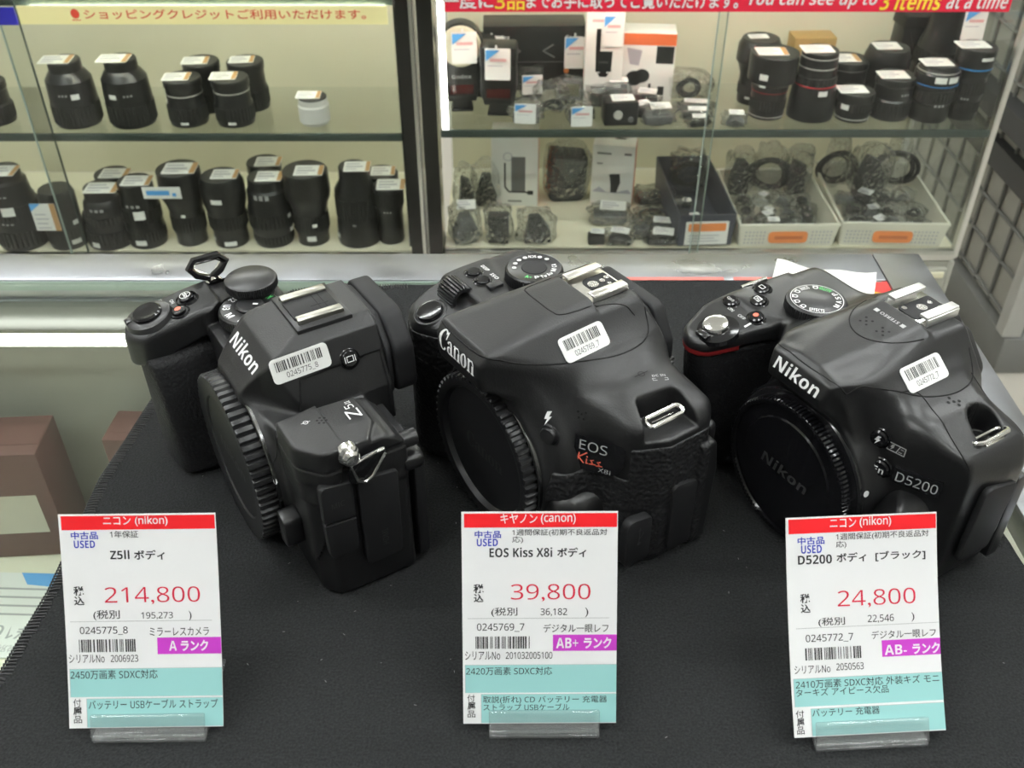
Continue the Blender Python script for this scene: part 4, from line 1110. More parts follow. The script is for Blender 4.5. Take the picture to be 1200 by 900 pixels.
# ================================================================== reflex camera with red trim (right)
def make_trim_reflex():
    root = thing('reflex_camera', (162.2, 327.1, 0), -59.7, 'black camera body with red trim on its grip, rightmost of the three on the cloth', 'camera', 'used cameras on the black cloth')
    v = Vol((-70, -80, -2), (70, 26, 100), 0.5)
    # body block
    f = v.prism('z', [(-62, -30, 8), (-63, 6, 6), (-56, 7, 3), (52, 5, 4), (62.5, 0, 6), (62.5, -10, 8), (59, -29, 4), (52, -34, 5), (38, -41.5, 6), (20, -45.5), (-24, -45.5), (-34, -36), (-50, -32)], -10, 86, 0)
    f = smax(f, v.prism('y', [(-62, 0, 5), (57, 0, 8), (62.5, 24, 8), (63, 58, 6), (57, 68, 10), (40, 77, 14), (24, 79), (-20, 80), (-62, 80, 4)], -60, 60, 0), 3)
    f = smax(f, v.cut((40, -2.5, 76.5), (.14, .72, .68)), 2.5)
    f = smax(f, v.cut((30, -44, 72), (.25, -.75, .62)), 5)
    # hump with flash
    hp = v.prism('x', [(-38, 50), (-46, 68, 6), (-63.6, 76, 2), (-64.4, 81, 3), (-62, 87, 2), (-58, 89.3, 4), (-30, 92.4, 20), (-11.4, 95.2, .8), (-9.6, 93.0), (9, 92.5, 2), (11, 84), (12, 50)], -60, 60, 0)
    hp = smax(hp, v.prism('y', [(-46, 45), (-31, 70), (-24.8, 82, 5), (-15.4, 93.6, 7), (-9, 97.5), (9, 97.5), (15.4, 93.6, 7), (24.8, 82, 5), (31, 70), (46, 45)], -90, 60, 0), 2)
    hp = smax(hp, v.prism('z', [(-13.5, -66, 3), (13.5, -66, 3), (17.5, -57, 5), (26, -38, 10), (31, -5, 8), (28, 8), (-28, 8), (-31, -5, 8), (-26, -38, 10), (-17.5, -57, 5)], 0, 130, 0), 2)
    # flutes either side of the microphone island
    for sx in (-1, 1):
        hp = smax(hp, -v.capsule((sx * 15.5, -56, 99.5), (sx * 21.5, -14, 103.5), 10.2), 5)
    f = smin(f, v.cyl('y', (2, 0, 36), 35.0, -54.5, -30, 1.2), 4)
    f = smin(f, v.prism('y', rp([(-30, 4), (25, 4), (27, 30), (23, 62, 4), (14, 76, 6), (-20, 76)]), -50.5, -30, 1.2), 2.5)
    f = smin(f, hp, 11)
    # strap recess
    rec = v.cyl('z', (46.5, -11.5, 0), 6.4, 63.5, 100, .8); rec = smin(rec, v.cyl('z', (51, -13, 0), 6.4, 63.5, 100, .8), 2)
    f = smax(f, -np.maximum(rec, v.X - 53.5), 1)
    # grip
    g = v.prism('z', [(-62.5, -8), (-63.5, -56, 9), (-58, -71, 8), (-50, -75.5, 8), (-42, -71, 8), (-37.5, -54, 8), (-34, -42, 4), (-30, -28)], 1.0, 86, 2.5)
    top = smax(g, v.cut((-48, -50, 79.4), (0.05, -.20, .98)), 4)
    top = smax(top, v.Z - 81.0 + 0 * v.X + 0 * v.Y, 3)
    top = smax(top, 70.0 - v.Z + .06 * (v.Y + 70) + 0 * v.X, 1.2)
    low = smax(smax(g + 1.4, v.Z - 68 - .06 * (v.Y + 70) + 0 * v.X, 1.5), v.cut((-48, -72, 60), (.0, -.95, -.28)), 3)
    f = smin(f, top, 2.0)
    f = smin(f, smax(v.prism('z', [(-60, 5, 8), (-61, -44, 4), (-40, -44), (-24, -30), (-20, 5, 3)], 66, 80.6, 3), v.cut((-62, 0, 77), (-.7, 0, .7)), 4), 3)
    body, bvh = v.build(f, 'body_shell', M['shell_satin'], root, True)
    v.build(low, 'hand_grip', M['rubber'], root)
    st = np.maximum(np.abs(v.Z - 69.6 - .06 * (v.Y + 70)) - 1.5, np.maximum(g + .2, -(g + 3)) + 0 * v.Z); st = np.maximum(st, v.Y + 56)
    v.build(st, 'red_trim', M['red_rubber'], root)['label'] = 'dark red trim line'
    P = lambda c, r, u: (lambda off=0.12: onto(bvh, c, r, u, off))
    seam(bvh, 'flash_seam', curve([(-25, -30, 0), (-21, -46, 0), (-16.8, -58.2, 0), (-8, -59.8, 0), (0, -60.2, 0), (8, -59.8, 0), (16.6, -58, 0), (20.4, -49, 0), (25, -38.5, 0), (30.4, -27, 0), (33.4, -15, 0), (32.6, -5, 0), (28.6, 1.5, 0), (22, 5, 0)]), (0, 0, -1), root)
    seam(bvh, 'microphone_seam', [(-15.2 * math.cos(math.radians(a)), -12.2 - 21.5 * math.sin(math.radians(a)), 0) for a in range(4, 177, 6)], (0, 0, -1), root)
    seam(bvh, 'plate_seam', curve([(26.2, -36.5, 0), (27.2, -31, 0), (30.5, -28, 0), (38, -28.6, 0), (47, -30, 0), (54, -30.4, 0), (57.5, -29.4, 0)]), (0, 0, -1), root)
    seam(bvh, 'rear_seam', curve([(29, 0, 0), (36, 2, 0), (46, 2.6, 0), (56, 1, 0)]), (0, 0, -1), root)
    # body cap
    cx, cz = 2.0, 35.0
    m = MB(); gear_cap(m, (cx, 0, cz), 32.2, -61.6, -55.2, 110, .8, 'y', .6, 4)
    m.lathe([(0, -61.0), (23.5, -61.0), (24.2, -60.4), (29.5, -60.4), (30.6, -61.6), (31.2, -61.5), (31.2, -55)], (cx, 0, cz), 'y', 80)
    cap = m.build('body_cap', M['cap_gloss'], root, 40)
    t = Ink(); t.text('Nikon', -13, -2.8, 13, 2.8, .03, .18)
    t.build('embossed_name', M['dim_ink'], cap, plane((cx, -61.1, cz), (1, 0, 0), (0, 0, 1)))
    m = MB(); m.lathe([(31.5, -56.4), (34.2, -56.0), (34.9, -55.2), (34.9, -53.5)], (cx, 0, cz), 'y', 96)
    m.build('mount_ring', M['gloss'], root)
    t = Ink(); t.disc(0, 0, 1.35); t.build('mount_index_dot', M['white_ink'], root, flat_on(bvh, (33.0, -45, 46.5), (.95, .3, 0), (0, 0, 1), 2, 2)(.2))
    # lens release
    q = v.cyl('y', (43, 0, 38), 9.0, -50, -30, 2); q = smax(q, v.cut((40, -47, 40), (-.55, -.6, .55)), 1.5)
    v.build(q, 'release_housing', M['shell_satin'], root)
    # hot shoe
    m = MB(); m.box((0, .6, 92.8), (20.4, 18.8, 1.0), .2)
    hs = m.build('hot_shoe', M['chrome'], root)
    m = MB(); m.prism(rp([(-4.6, -8.6, 2), (5.8, -8.6, 2), (5.8, 9, 1), (-4.6, 9, 1)]), 93.2, 93.7, 'z'); m.build('contact_plate', M['dull'], hs)
    t = Ink(); t.disc(.4, 0.2, 2.2); t.disc(-2.8, -6.2, 1.1); t.disc(-.4, 5.6, 1.1); t.disc(3.6, 6.8, .7)
    t.build('contacts', M['chrome'], hs, plane((0, 0, 93.8), (1, 0, 0), (0, 1, 0)))
    for sx in (-1, 1):
        m = MB(); m.box((sx * 8.2, .4, 96.2), (4.2, 18, 1.6), .5); m.box((sx * 10.1, .4, 94.3), (1.2, 18, 3.6), .4)
        m.build('shoe_rail', M['shoe_bright'], hs)
    m = MB()
    for sx in (-1, 1): m.prism(rp([(sx * 9.6, 92.6), (sx * 10.6, 92.6), (sx * 13, 90), (sx * 15, 82), (sx * 10, 82)]), -8.5, 10.5, 'y', .4)
    m.build('shoe_support', M['shell_satin'], root)
    # eyepiece
    m = MB(); out = rp([(-25, 60, 4), (-26, 76, 5), (-17, 90, 5), (17, 90, 5), (27.5, 78, 6), (27.5, 60, 4)])
    m.prism(out, 4, 11, 'y', 1.4, 3)
    m.build('viewfinder_frame', M['shell_satin'], root)
    # dial
    dc = (-33.0, -21.8)
    m = MB(); gear_cap(m, (*dc, 0), 12.8, 79.5, 85.6, 72, .5, 'z', .5, 4)
    m.lathe([(0, 86.2), (11.4, 86.2), (12.4, 85.6)], (*dc, 0), 'z', 48)
    md = m.build('mode_dial', M['satin'], root)
    for s_, a, w, c_ in (('M', 20, 2.3, 'white_ink'), ('A', 42, 2.1, 'white_ink'), ('S', 62, 2.0, 'white_ink'), ('P', 82, 2.0, 'white_ink'), ('AUTO', 112, 5.2, 'green_ink'), ('o', 140, 2.2, 'white_ink'), ('SCENE', 172, 4.2, 'white_ink'), ('o', 200, 2.2, 'white_ink'), ('o', 226, 2.2, 'white_ink'), ('o', 252, 2.2, 'white_ink'), ('o', 278, 2.2, 'white_ink'), ('EFFECTS', 316, 6.0, 'white_ink')):
        ang = math.radians(a); d = (math.cos(ang), math.sin(ang)); t = Ink()
        if s_ == 'o': t.ring(0, 0, 1.2, .5, 10); t.rect(-1.2, -1.3, 1.2, -.8)
        else: t.text(s_, -w / 2, -1.1, w / 2, 1.1, .02)
        t.build('dial_marking', M[c_], md, plane((dc[0] + d[0] * 8.8, dc[1] + d[1] * 8.8, 86.35), (-d[1], d[0], 0), (-d[0], -d[1], 0)))
    t = Ink(); t.ring(0, 0, 10.9, .3, 48); t.build('dial_line', M['white_ink'], md, plane((*dc, 86.3), (1, 0, 0), (0, 1, 0)))
    # shutter button and switch ring
    R = Matrix.Rotation(math.radians(11.5), 4, 'X')
    m = MB(); m.T = Matrix.Translation((-48, -61.6, 76.6)) @ R; m.lathe([(0, .9), (6.6, .9), (9.6, .2), (10.2, -1.5)], seg=48); m.box((1.2, -7.6, 1.2), (6.5, 3.4, 2.4), .8)
    m.build('power_switch', M['gloss'], root)
    m = MB(); m.T = Matrix.Translation((-48, -61.6, 76.6)) @ R; m.lathe([(0, 3.0), (3.4, 3.1), (5.0, 2.7), (5.6, 1.8), (5.7, .5)], seg=40)
    m.build('shutter_button', M['chrome'], root)
    t = Ink(); t.text('ON', -6, 10.4, -3, 12); t.text('OFF', 0.2, 10.6, 4, 12.2); t.rect(7.0, 8.4, 7.9, 12.2)
    t.build('switch_marking', M['white_ink'], root, P((-48, -61.6, 79), (1, 0, 0), (0, 1, .2))())
    for nm, c, mk in (('info_button', (-56.5, -47.2, 80), 'info'), ('exposure_button', (-49.2, -38.6, 81), 'exp'), ('record_button', (-42.0, -45.8, 80), 'rec'), ('drive_button', (-55.4, -31, 82), 'drv')):
        h = bvh.ray_cast(Vector(c) + Vector((0, 0, 15)), Vector((0, 0, -1)), 40)[0]; h = h if h is not None else Vector(c)
        m = MB(); m.T = Matrix.Translation(h) @ R; m.lathe([(0, 1.5), (2.7, 1.4), (3.3, .9), (3.4, -1.5)], seg=28); m.lathe([(3.5, -.1), (4.0, .3), (4.6, -.3)], seg=28)
        b = m.build(nm, M['gloss'], root); t = Ink()
        if mk == 'rec': t.disc(0, 0, 1.2)
        elif mk == 'info': t.text('info', -1.9, -.8, 1.9, .9)
        elif mk == 'exp': t.line([(-1.6, -1.1), (1.6, -1.1), (1.6, 1.1), (-1.6, 1.1), (-1.6, -1.1)], .3); t.line([(-1.6, -1.1), (1.6, 1.1)], .3); t.rect(-1.1, .2, -.1, .5); t.rect(.3, -.6, 1.2, -.3)
        else: t.line([(-1.5, -.9), (1.1, -.9), (1.1, .8), (-1.5, .8), (-1.5, -.9)], .3)
        q = h + R @ Vector((0, 0, 1.6)); t.build('button_mark', M['orange_ink' if mk == 'rec' else 'white_ink'], b, plane(tuple(q), (-1, 0, 0), (0, -.98, -.2)))
    # microphones and their lettering, shoulder marks
    t = Ink()
    for sx in (-4.2, 4.2):
        for x, y in ((0, 0), (1.6, 1.6), (-1.6, 1.6), (1.6, -1.6), (-1.6, -1.6)): t.disc(sx + x, y, .52)
    t.build('microphone_holes', M['seam'], root, P((0, -25.5, 94), (1, 0, 0), (0, 1, 0))())
    t = Ink(); t.text('STEREO', -4.6, -.8, 4.6, .8, .02); t.rect(-7.6, -.9, -5.6, .9); t.rect(5.6, -.9, 7.6, .9)
    t.build('microphone_lettering', M['grey_ink'], root, P((0, -17.6, 95), (-1, 0, 0), (0, -1, 0))())
    t = Ink()
    for x, y in ((0, 0), (2.0, .6), (-2.0, -.4), (.6, 2.2), (-.6, -2.3)): t.disc(x, y, .65)
    t.build('speaker_holes', M['seam'], root, P((36.4, -17.5, 77), (1, 0, 0), (0, 1, .1))())
    t = Ink(); t.ring(0, 0, 1.1, .25); t.line([(-2.4, 0), (2.4, 0)], .3)
    t.build('focal_plane_mark', M['seam'], root, P((41.0, -9.6, 77), (0, 1, 0), (-1, 0, .1))())
    t = Ink(); t.text('Nikon', -11.6, -2.7, 11.6, 2.9, .045, .1)
    t.build('brand_lettering', M['white_ink'], root, P((0, -63.4, 83.4), (1, 0, 0), (0, .3, .95))())
    # buttons and badge on the front
    for nm, c, mk in (('flash_button', (29.0, -46, 66.0), 'f'), ('function_button', (32.8, -45, 54.0), 'Fn')):
        n = Vector((.3, -.95, .05)).normalized(); h = bvh.ray_cast(Vector(c) + n * 12, -n, 30)[0]; h = h if h is not None else Vector(c)
        T = Matrix.Translation(h) @ n.to_track_quat('Z', 'Y').to_matrix().to_4x4()
        m = MB(); m.T = T; m.lathe([(0, 1.5), (2.9, 1.3), (3.5, .6), (3.6, -1.5)], seg=28); m.lathe([(3.7, -.1), (4.1, .25), (4.6, -.2)], seg=28)
        b = m.build(nm, M['gloss'], root); t = Ink()
        if mk == 'f': t.poly([(.0, 2.0), (1.2, 2.0), (.5, .5), (1.3, .5), (-.7, -2.2), (-.1, -.3), (-1.0, -.3)])
        else: t.text('Fn', -2.0, -1.4, 2.0, 1.4, .02)
        q = h + n * 1.75; t.build('button_mark', M['white_ink'], b, plane(tuple(q), (.95, .3, 0), (0, 0, 1)))
    t = Ink(); t.line([(-3.4, -1.7), (3.4, -1.7), (3.4, 1.7), (-3.4, 1.7), (-3.4, -1.7)], .4); t.line([(.2, -1.6), (1.2, 1.6)], .3); t.poly([(-1.8, 1.2), (-.8, 1.2), (-1.2, .2), (-.8, .2), (-2.2, -1.3), (-1.8, -.2), (-2.4, -.2)]); t.rect(1.6, .5, 2.8, .8); t.rect(1.0, -1.0, 2.4, -.7)
    t.build('flash_compensation_mark', M['grey_ink'], root, flat_on(bvh, (36.2, -44, 64.6), (.9, .42, .0), (0, 0, 1), 6, 3)(.25))
    pl = P((45.2, -39, 53.4), (.86, .50, 0), (0, 0, 1))
    m = MB(); nu = 14
    rows = []
    for off in (-.6, 1.1):
        for j in (0, 1):
            rows.append([pl(off)(-9 + 18 * i / nu, (-3.4, 3.6)[j]) for i in range(nu + 1)])
    V_ = [p for r in rows for p in r]; N_ = nu + 1; F_ = []
    for i in range(nu):
        for a, b in ((2, 3), (0, 2), (3, 1), (1, 0)): F_.append([a * N_ + i, a * N_ + i + 1, b * N_ + i + 1, b * N_ + i])
    F_ += [[0, N_, 3 * N_, 2 * N_], [N_ - 1, 2 * N_ - 1, 4 * N_ - 1, 3 * N_ - 1]]
    m.add(V_, F_); bd = m.build('model_badge', M['gloss'], root)
    t = Ink(); t.text('D5200', -7.4, -2.3, 7.8, 2.3); t.build('badge_lettering', M['grey_ink'], bd, pl(1.25))
    # side: hinged cover, grip ribs, strap eyelet
    m = MB(); m.prism(rp([(-24, 18, 3), (-6, 18, 3), (-3, 52, 4), (-22, 56, 4)]), 60.5, 63.4, 'x', .8); m.build('port_cover', M['dull'], root)
    m = MB(); m.prism(rp([(0, 6, 2), (7, 6, 2), (7, 50, 4), (0, 50, 3)]), 40, 61.5, 'x', 1.0); m.build('rear_monitor', M['satin'], root)
    path = [(51.6 + 2.3 * math.cos(2 * math.pi * k / 24), -13.5 + (6.4 if math.sin(2 * math.pi * k / 24) > 0 else -6.4) + 2.3 * math.sin(2 * math.pi * k / 24), 70.4 + .5 * 2.3 * math.cos(2 * math.pi * k / 24)) for k in range(24)]
    m = MB(); m.tube(path, .95, 8, True); m.box((54, -13.5, 68.4), (1.4, 10, 3.2), .3)
    m.build('strap_eyelet', M['chrome'], root)
    m = MB(); m.tube([(-62.5, -36, 80), (-60.5, -24, 82)], [1.2, 1.2], 8); m.build('strap_eyelet', M['chrome'], root)
    barcode_sticker(root, bvh, (24, -22, 85), (-.04, 1, 0), (-.7, 0, .7), '0245772_7', 9, 21.5, 10.2)
    return root, bvh
CAM_R, BVH_R = make_trim_reflex()
# ================================================================== price cards in acrylic stands
CARD = {}
CARD["A"] = [
    ('w', 'ニコン', 15.2, 72.0, 24.6, 74.9),
    ('w', '(nikon)', 26.0, 71.4, 37.1, 75.0),
    ('bl', '中古品', 3.9, 67.0, 13.1, 69.7),
    ('bl', 'USED', 4.7, 63.9, 11.9, 66.6),
    ('k', '1年保証', 17.2, 67.4, 26.8, 69.9),
    ('kb', 'Z5ll', 16.8, 59.8, 23.4, 63.0),
    ('kb', 'ボディ', 24.9, 59.5, 35.5, 63.0),
    ('kb', '税', 3.5, 47.0, 7.0, 50.4),
    ('kb', '込', 3.5, 43.6, 7.0, 46.8),
    ('r', '214,800', 14.1, 43.6, 46.8, 49.9),
    ('k', '(税別', 9.8, 38.2, 18.9, 41.8),
    ('k', '195,273', 26.3, 38.3, 37.2, 40.9),
    ('k', ')', 42.6, 37.7, 43.6, 41.2),
    ('k', '0245775_8', 4.9, 33.0, 21.4, 35.9),
    ('k', 'ミラーレスカメラ', 28.9, 32.4, 49.4, 35.4),
    ('bar', 8, 4.4, 26.9, 24.1, 31.4),
    ('mag', '', 31.4, 25.9, 52.8, 31.8),
    ('wb', 'A', 35.4, 27.1, 38.1, 30.6),
    ('wb', 'ランク', 39.5, 26.9, 49.0, 30.8),
    ('k', 'シリアルNo', 0.7, 23.1, 13.0, 26.1),
    ('k', '2006923', 15.1, 23.3, 24.6, 25.8),
    ('teal', '', 0.2, 11.0, 53.2, 20.9),
    ('k', '2450万画素 SDXC対応', 1.0, 17.3, 31.1, 20.5),
    ('teal', '', 6.3, -0.1, 53.6, 10.3),
    ('k', 'バッテリー USBケーブル ストラップ', 6.9, 6.6, 51.7, 9.9),
    ('k', '付', 1.6, 7.6, 4.3, 10.4),
    ('kb', '属', 1.5, 4.8, 4.4, 7.4),
    ('k', '品', 1.7, 1.8, 4.5, 4.4),
    ('band', '', 0.1, 70.3, 53.2, 75.2),
    ('line', '', 1.7, 37.7, 50.6, 37.9),
]
CARD["B"] = [
    ('w', 'キヤノン', 13.3, 71.7, 25.9, 75.1),
    ('w', '(canon)', 27.1, 71.3, 39.0, 75.1),
    ('bl', '中古品', 4.5, 66.6, 13.5, 69.2),
    ('bl', 'USED', 5.2, 63.7, 12.4, 66.4),
    ('k', '1週間保証(初期不良返品対', 17.3, 67.1, 49.8, 69.7),
    ('k', '応)', 17.3, 64.6, 21.0, 67.2),
    ('kb', 'EOS Kiss X8i', 9.5, 59.8, 31.0, 63.2),
    ('kb', 'ボディ', 32.7, 59.7, 42.7, 63.1),
    ('kb', '税', 3.9, 47.0, 7.4, 50.3),
    ('kb', '込', 4.0, 43.8, 7.3, 46.8),
    ('r', '39,800', 16.8, 43.9, 44.2, 50.2),
    ('k', '(税別', 10.0, 38.5, 19.0, 41.9),
    ('k', '36,182', 27.0, 38.7, 36.2, 41.5),
    ('k', ')', 42.4, 38.3, 43.5, 41.7),
    ('k', '0245769_7', 5.0, 33.2, 21.4, 36.2),
    ('k', 'デジタル一眼レフ', 28.0, 32.8, 50.5, 35.9),
    ('bar', 7, 4.5, 27.1, 24.0, 31.5),
    ('mag', '', 31.3, 26.2, 53.0, 32.0),
    ('wb', 'AB+', 32.4, 27.2, 40.1, 30.9),
    ('wb', 'ランク', 42.0, 27.0, 51.6, 31.1),
    ('k', 'シリアルNo', 0.8, 23.1, 13.0, 26.2),
    ('k', '201032005100', 14.9, 23.4, 31.1, 25.9),
    ('teal', '', 0.5, 11.2, 53.2, 21.2),
    ('k', '2420万画素 SDXC対応', 1.1, 17.6, 31.0, 20.5),
    ('teal', '', 6.0, 0.1, 53.3, 10.6),
    ('k', '取説(折れ) CD バッテリー 充電器', 6.9, 7.1, 50.2, 10.0),
    ('k', 'ストラップ USBケーブル', 7.0, 4.7, 37.1, 7.2),
    ('k', '付', 1.4, 8.0, 4.1, 10.6),
    ('kb', '属', 1.5, 5.2, 4.2, 7.8),
    ('k', '品', 1.5, 2.3, 4.2, 4.8),
    ('band', '', 0.8, 70.3, 52.7, 75.4),
    ('line', '', 1.8, 37.9, 50.8, 38.1),
]
CARD["C"] = [
    ('w', 'ニコン', 15.5, 71.7, 24.8, 74.9),
    ('w', '(nikon)', 26.0, 71.3, 37.2, 75.2),
    ('bl', '中古品', 4.0, 66.2, 13.5, 68.9),
    ('bl', 'USED', 5.2, 63.1, 12.5, 66.0),
    ('k', '1週間保証(初期不良返品対', 17.6, 67.0, 50.5, 69.7),
    ('k', '応)', 17.5, 64.4, 21.2, 67.0),
    ('kb', 'D5200', 4.0, 59.3, 16.0, 62.5),
    ('kb', 'ボディ', 17.6, 59.5, 28.2, 62.8),
    ('kb', '[ブラック]', 31.4, 59.3, 49.2, 62.8),
    ('kb', '税', 4.4, 45.8, 7.8, 49.1),
    ('kb', '込', 4.5, 42.4, 7.9, 45.5),
    ('r', '24,800', 17.6, 43.3, 45.3, 49.6),
    ('k', '(税別', 10.5, 37.3, 19.9, 40.5),
    ('k', '22,546', 28.0, 37.8, 37.3, 40.7),
    ('k', ')', 43.6, 37.8, 44.6, 40.9),
    ('k', '0245772_7', 5.8, 31.9, 22.6, 34.8),
    ('k', 'デジタル一眼レフ', 29.1, 32.2, 52.0, 35.1),
    ('bar', 9, 5.4, 26.0, 25.4, 30.2),
    ('mag', '', 32.6, 26.0, 54.5, 31.7),
    ('wb', 'AB-', 33.5, 26.6, 41.4, 30.0),
    ('wb', 'ランク', 43.4, 26.4, 53.2, 30.2),
    ('k', 'シリアルNo', 1.3, 21.5, 14.0, 24.3),
    ('k', '2050563', 16.1, 22.1, 25.8, 24.5),
    ('teal', '', 0.8, 10.3, 53.9, 19.8),
    ('k', '2410万画素 SDXC対応 外装キズ モニ', 1.5, 16.4, 52.3, 19.3),
    ('k', 'ターキズ アイピース欠品', 1.4, 13.7, 34.1, 16.4),
    ('teal', '', 6.0, -0.1, 53.6, 9.4),
    ('k', 'バッテリー 充電器', 6.7, 6.7, 30.5, 9.4),
    ('k', '付', 0.9, 6.6, 3.8, 9.2),
    ('kb', '属', 1.1, 3.9, 3.7, 6.4),
    ('k', '品', 1.0, 1.1, 3.6, 3.7),
    ('band', '', 0.1, 70.1, 53.3, 75.5),
    ('line', '', 2.5, 37.0, 53.4, 37.2),
]
M['card_paper'] = mat('card_paper', (0.82, 0.82, 0.82), 0.35)
M['card_red'] = mat('card_red', (0.78, 0.012, 0.018), 0.4)
M['card_blue'] = mat('card_blue', (0.035, 0.05, 0.42), 0.5)
M['card_price'] = mat('card_price_red', (0.62, 0.01, 0.045), 0.45)
M['card_teal'] = mat('card_teal', (0.31, 0.60, 0.585), 0.4)
M['card_magenta'] = mat('card_magenta', (0.52, 0.045, 0.50), 0.4)
M['card_line'] = mat('card_line', (0.45, 0.45, 0.45), 0.5)
M['acrylic'] = glass('clear_acrylic', (0.985, 0.99, 0.99), 2.2, 0.03, 0, 0.055)
NAMES = {'k': ('small_lettering', 'black_ink'), 'kb': ('bold_lettering', 'black_ink'), 'w': ('maker_lettering', 'white_ink'), 'wb': ('rank_lettering', 'white_ink'), 'bl': ('used_lettering', 'card_blue'), 'r': ('price_lettering', 'card_price'), 'bar': ('barcode', 'black_ink'), 'mag': ('rank_band', 'card_magenta'), 'teal': ('teal_panel', 'card_teal'), 'band': ('header_band', 'card_red'), 'line': ('rule_line', 'card_line')}
def price_card(key, loc, rz, tilt, bow, stand_u, label, stand_label):
    W, H = 53.4, 75.8
    root = thing('price_card', loc, rz, label, 'price card', 'price cards in front of the cameras')
    ct_, st_ = math.cos(math.radians(tilt)), math.sin(math.radians(tilt))
    def put(off):
        def f(u, v):
            q = bow * ((v / H) * (1 - v / H)) * 4 * 1.0 - off      # gentle bow of the sheet
            return (u - W / 2, v * st_ + q * ct_, v * ct_ - q * st_)
        return f
    m = MB(); n = 16; vs = []
    for off in (-.0, .35):
        for j in range(n + 1): vs += [put(-off)(0, H * j / n), put(-off)(W, H * j / n)]
    fs = []
    N = 2 * (n + 1)
    for j in range(n):
        fs += [[2 * j, 2 * j + 1, 2 * j + 3, 2 * j + 2], [N + 2 * j, N + 2 * j + 2, N + 2 * j + 3, N + 2 * j + 1], [2 * j, 2 * j + 2, N + 2 * j + 2, N + 2 * j], [2 * j + 1, N + 2 * j + 1, N + 2 * j + 3, 2 * j + 3]]
    fs += [[0, N, N + 1, 1], [2 * n, 2 * n + 1, N + 2 * n + 1, N + 2 * n]]
    m.add(vs, fs); sheet = m.build('card_sheet', M['card_paper'], root, 30)
    def ink(kind, k):
        k.build(NAMES[kind][0], M[NAMES[kind][1]], sheet, put(.06 + .035 * (kind not in ('teal', 'band', 'mag')) + .01 * (kind == 'line')))
    for kind, s_, x0, y0, x1, y1 in CARD[key]:
        k = Ink()
        if kind == 'bar': k.bars(x0, y0, x1, y1, s_, 50)
        elif kind in ('mag', 'teal', 'band', 'line'):
            if kind == 'teal': x0 = 6.2 if x0 > 3 else .7; x1 = W
            if kind == 'mag': x1 = W
            if kind == 'band': x0, x1, y1 = .9, W - .3, 75.2
            if kind == 'line': y1 = y0 + .18
            y0 = max(y0, .3); k.rect(x0, y0, x1, y1, 1, 6)
            if kind == 'teal':
                for r_ in ((x0, y1, x1, y1 + .16), (x0, y0, x0 + .16, y1)): e = Ink(); e.rect(*r_); ink('line', e)
        else: k.text(s_, x0, y0, x1, y1, {'kb': .022, 'wb': .035, 'bl': .022, 'w': .012, 'r': -.006}.get(kind, 0.004))
        ink(kind, k)
    # acrylic stand: front lip, floor, leaning back plate
    sr = thing('acrylic_stand', loc, rz, stand_label, 'card stand', 'clear acrylic card stands')
    x0, x1 = stand_u[0] - W / 2, stand_u[1] - W / 2; w = x1 - x0; cx = (x0 + x1) / 2
    R = Matrix.Rotation(math.radians(-tilt), 4, 'X')
    m = MB(); m.box((0, 0, 0), (w, 2.0, 8.6), .7, seg=3); m.T = None
    lip = MB(); lip.T = Matrix.Translation((cx, -2.0 + 1.9 * st_ * 1.2, 2.2)) @ R; lip.box((0, 0, 0), (w, 1.9, 8.4), .7, None, 3); lip.build('front_lip', M['acrylic'], sr)
    fl = MB(); fl.box((cx, 13, -1.9 - loc[2] + 2.95), (w, 34, 1.8), .6, None, 3); fl.build('foot_plate', M['acrylic'], sr)
    bp = MB(); bp.T = Matrix.Translation((cx, 0, 0)) @ R; bp.box((2.0, 3.2 + bow * .4, 13), (w + 5, 1.8, 26), .7, None, 3); bp.build('back_plate', M['acrylic'], sr)
    return root
price_card('A', (-127.4, 197.8, 3.6), .9, 32.0, 1.2, (8.2, 47.6), 'price card reading 214,800 in front of the left camera', 'clear acrylic stand holding the 214,800 price card')
price_card('B', (9.7, 199.4, 3.6), .4, 30.7, .5, (9.0, 47.5), 'price card reading 39,800 in front of the middle camera', 'clear acrylic stand holding the 39,800 price card')
price_card('C', (124.2, 195.2, 3.6), 3.3, 38.6, 1.6, (7.0, 46.5), 'price card reading 24,800 in front of the right camera', 'clear acrylic stand holding the 24,800 price card')
# ================================================================== goods in the showcases
M['lens'] = mat('lens_barrel', (0.009, 0.009, 0.010), 0.3)
M['lens_rubber'] = mat('lens_ring_rubber', (0.009, 0.009, 0.009), 0.6)
M['lens_cap'] = mat('lens_cap', (0.022, 0.022, 0.022), 0.5)
M['lens_silver'] = mat('lens_silver', (0.70, 0.69, 0.66), 0.35, metal=0.6)
M['lens_pale'] = mat('lens_pale_grey', (0.62, 0.62, 0.60), 0.5)
M['lens_red'] = mat('lens_red_ring', (0.45, 0.02, 0.03), 0.4)
M['lens_blue'] = mat('lens_blue_ring', (0.03, 0.25, 0.62), 0.3)
M['label'] = mat('price_label_paper', (0.82, 0.82, 0.80), 0.5)
M['label_tan'] = mat('label_tan_edge', (0.52, 0.30, 0.13), 0.6)
M['label_grey'] = mat('label_print', (0.45, 0.45, 0.50), 0.6)
M['label_pink'] = mat('label_print_pink', (0.75, 0.42, 0.42), 0.6)
M['label_blue'] = mat('label_blue_corner', (0.10, 0.38, 0.80), 0.5)
M['bag'] = glass('clear_bag', (0.93, 0.94, 0.93), 1.9, 0.06, 260, 0.012)
M['box_white'] = mat('box_white', (0.80, 0.80, 0.77), 0.45)
M['box_black'] = mat('box_black', (0.018, 0.018, 0.019), 0.35)
M['box_orange'] = mat('box_orange', (0.75, 0.16, 0.05), 0.45)
M['box_navy'] = mat('box_navy_grey', (0.055, 0.06, 0.085), 0.5)
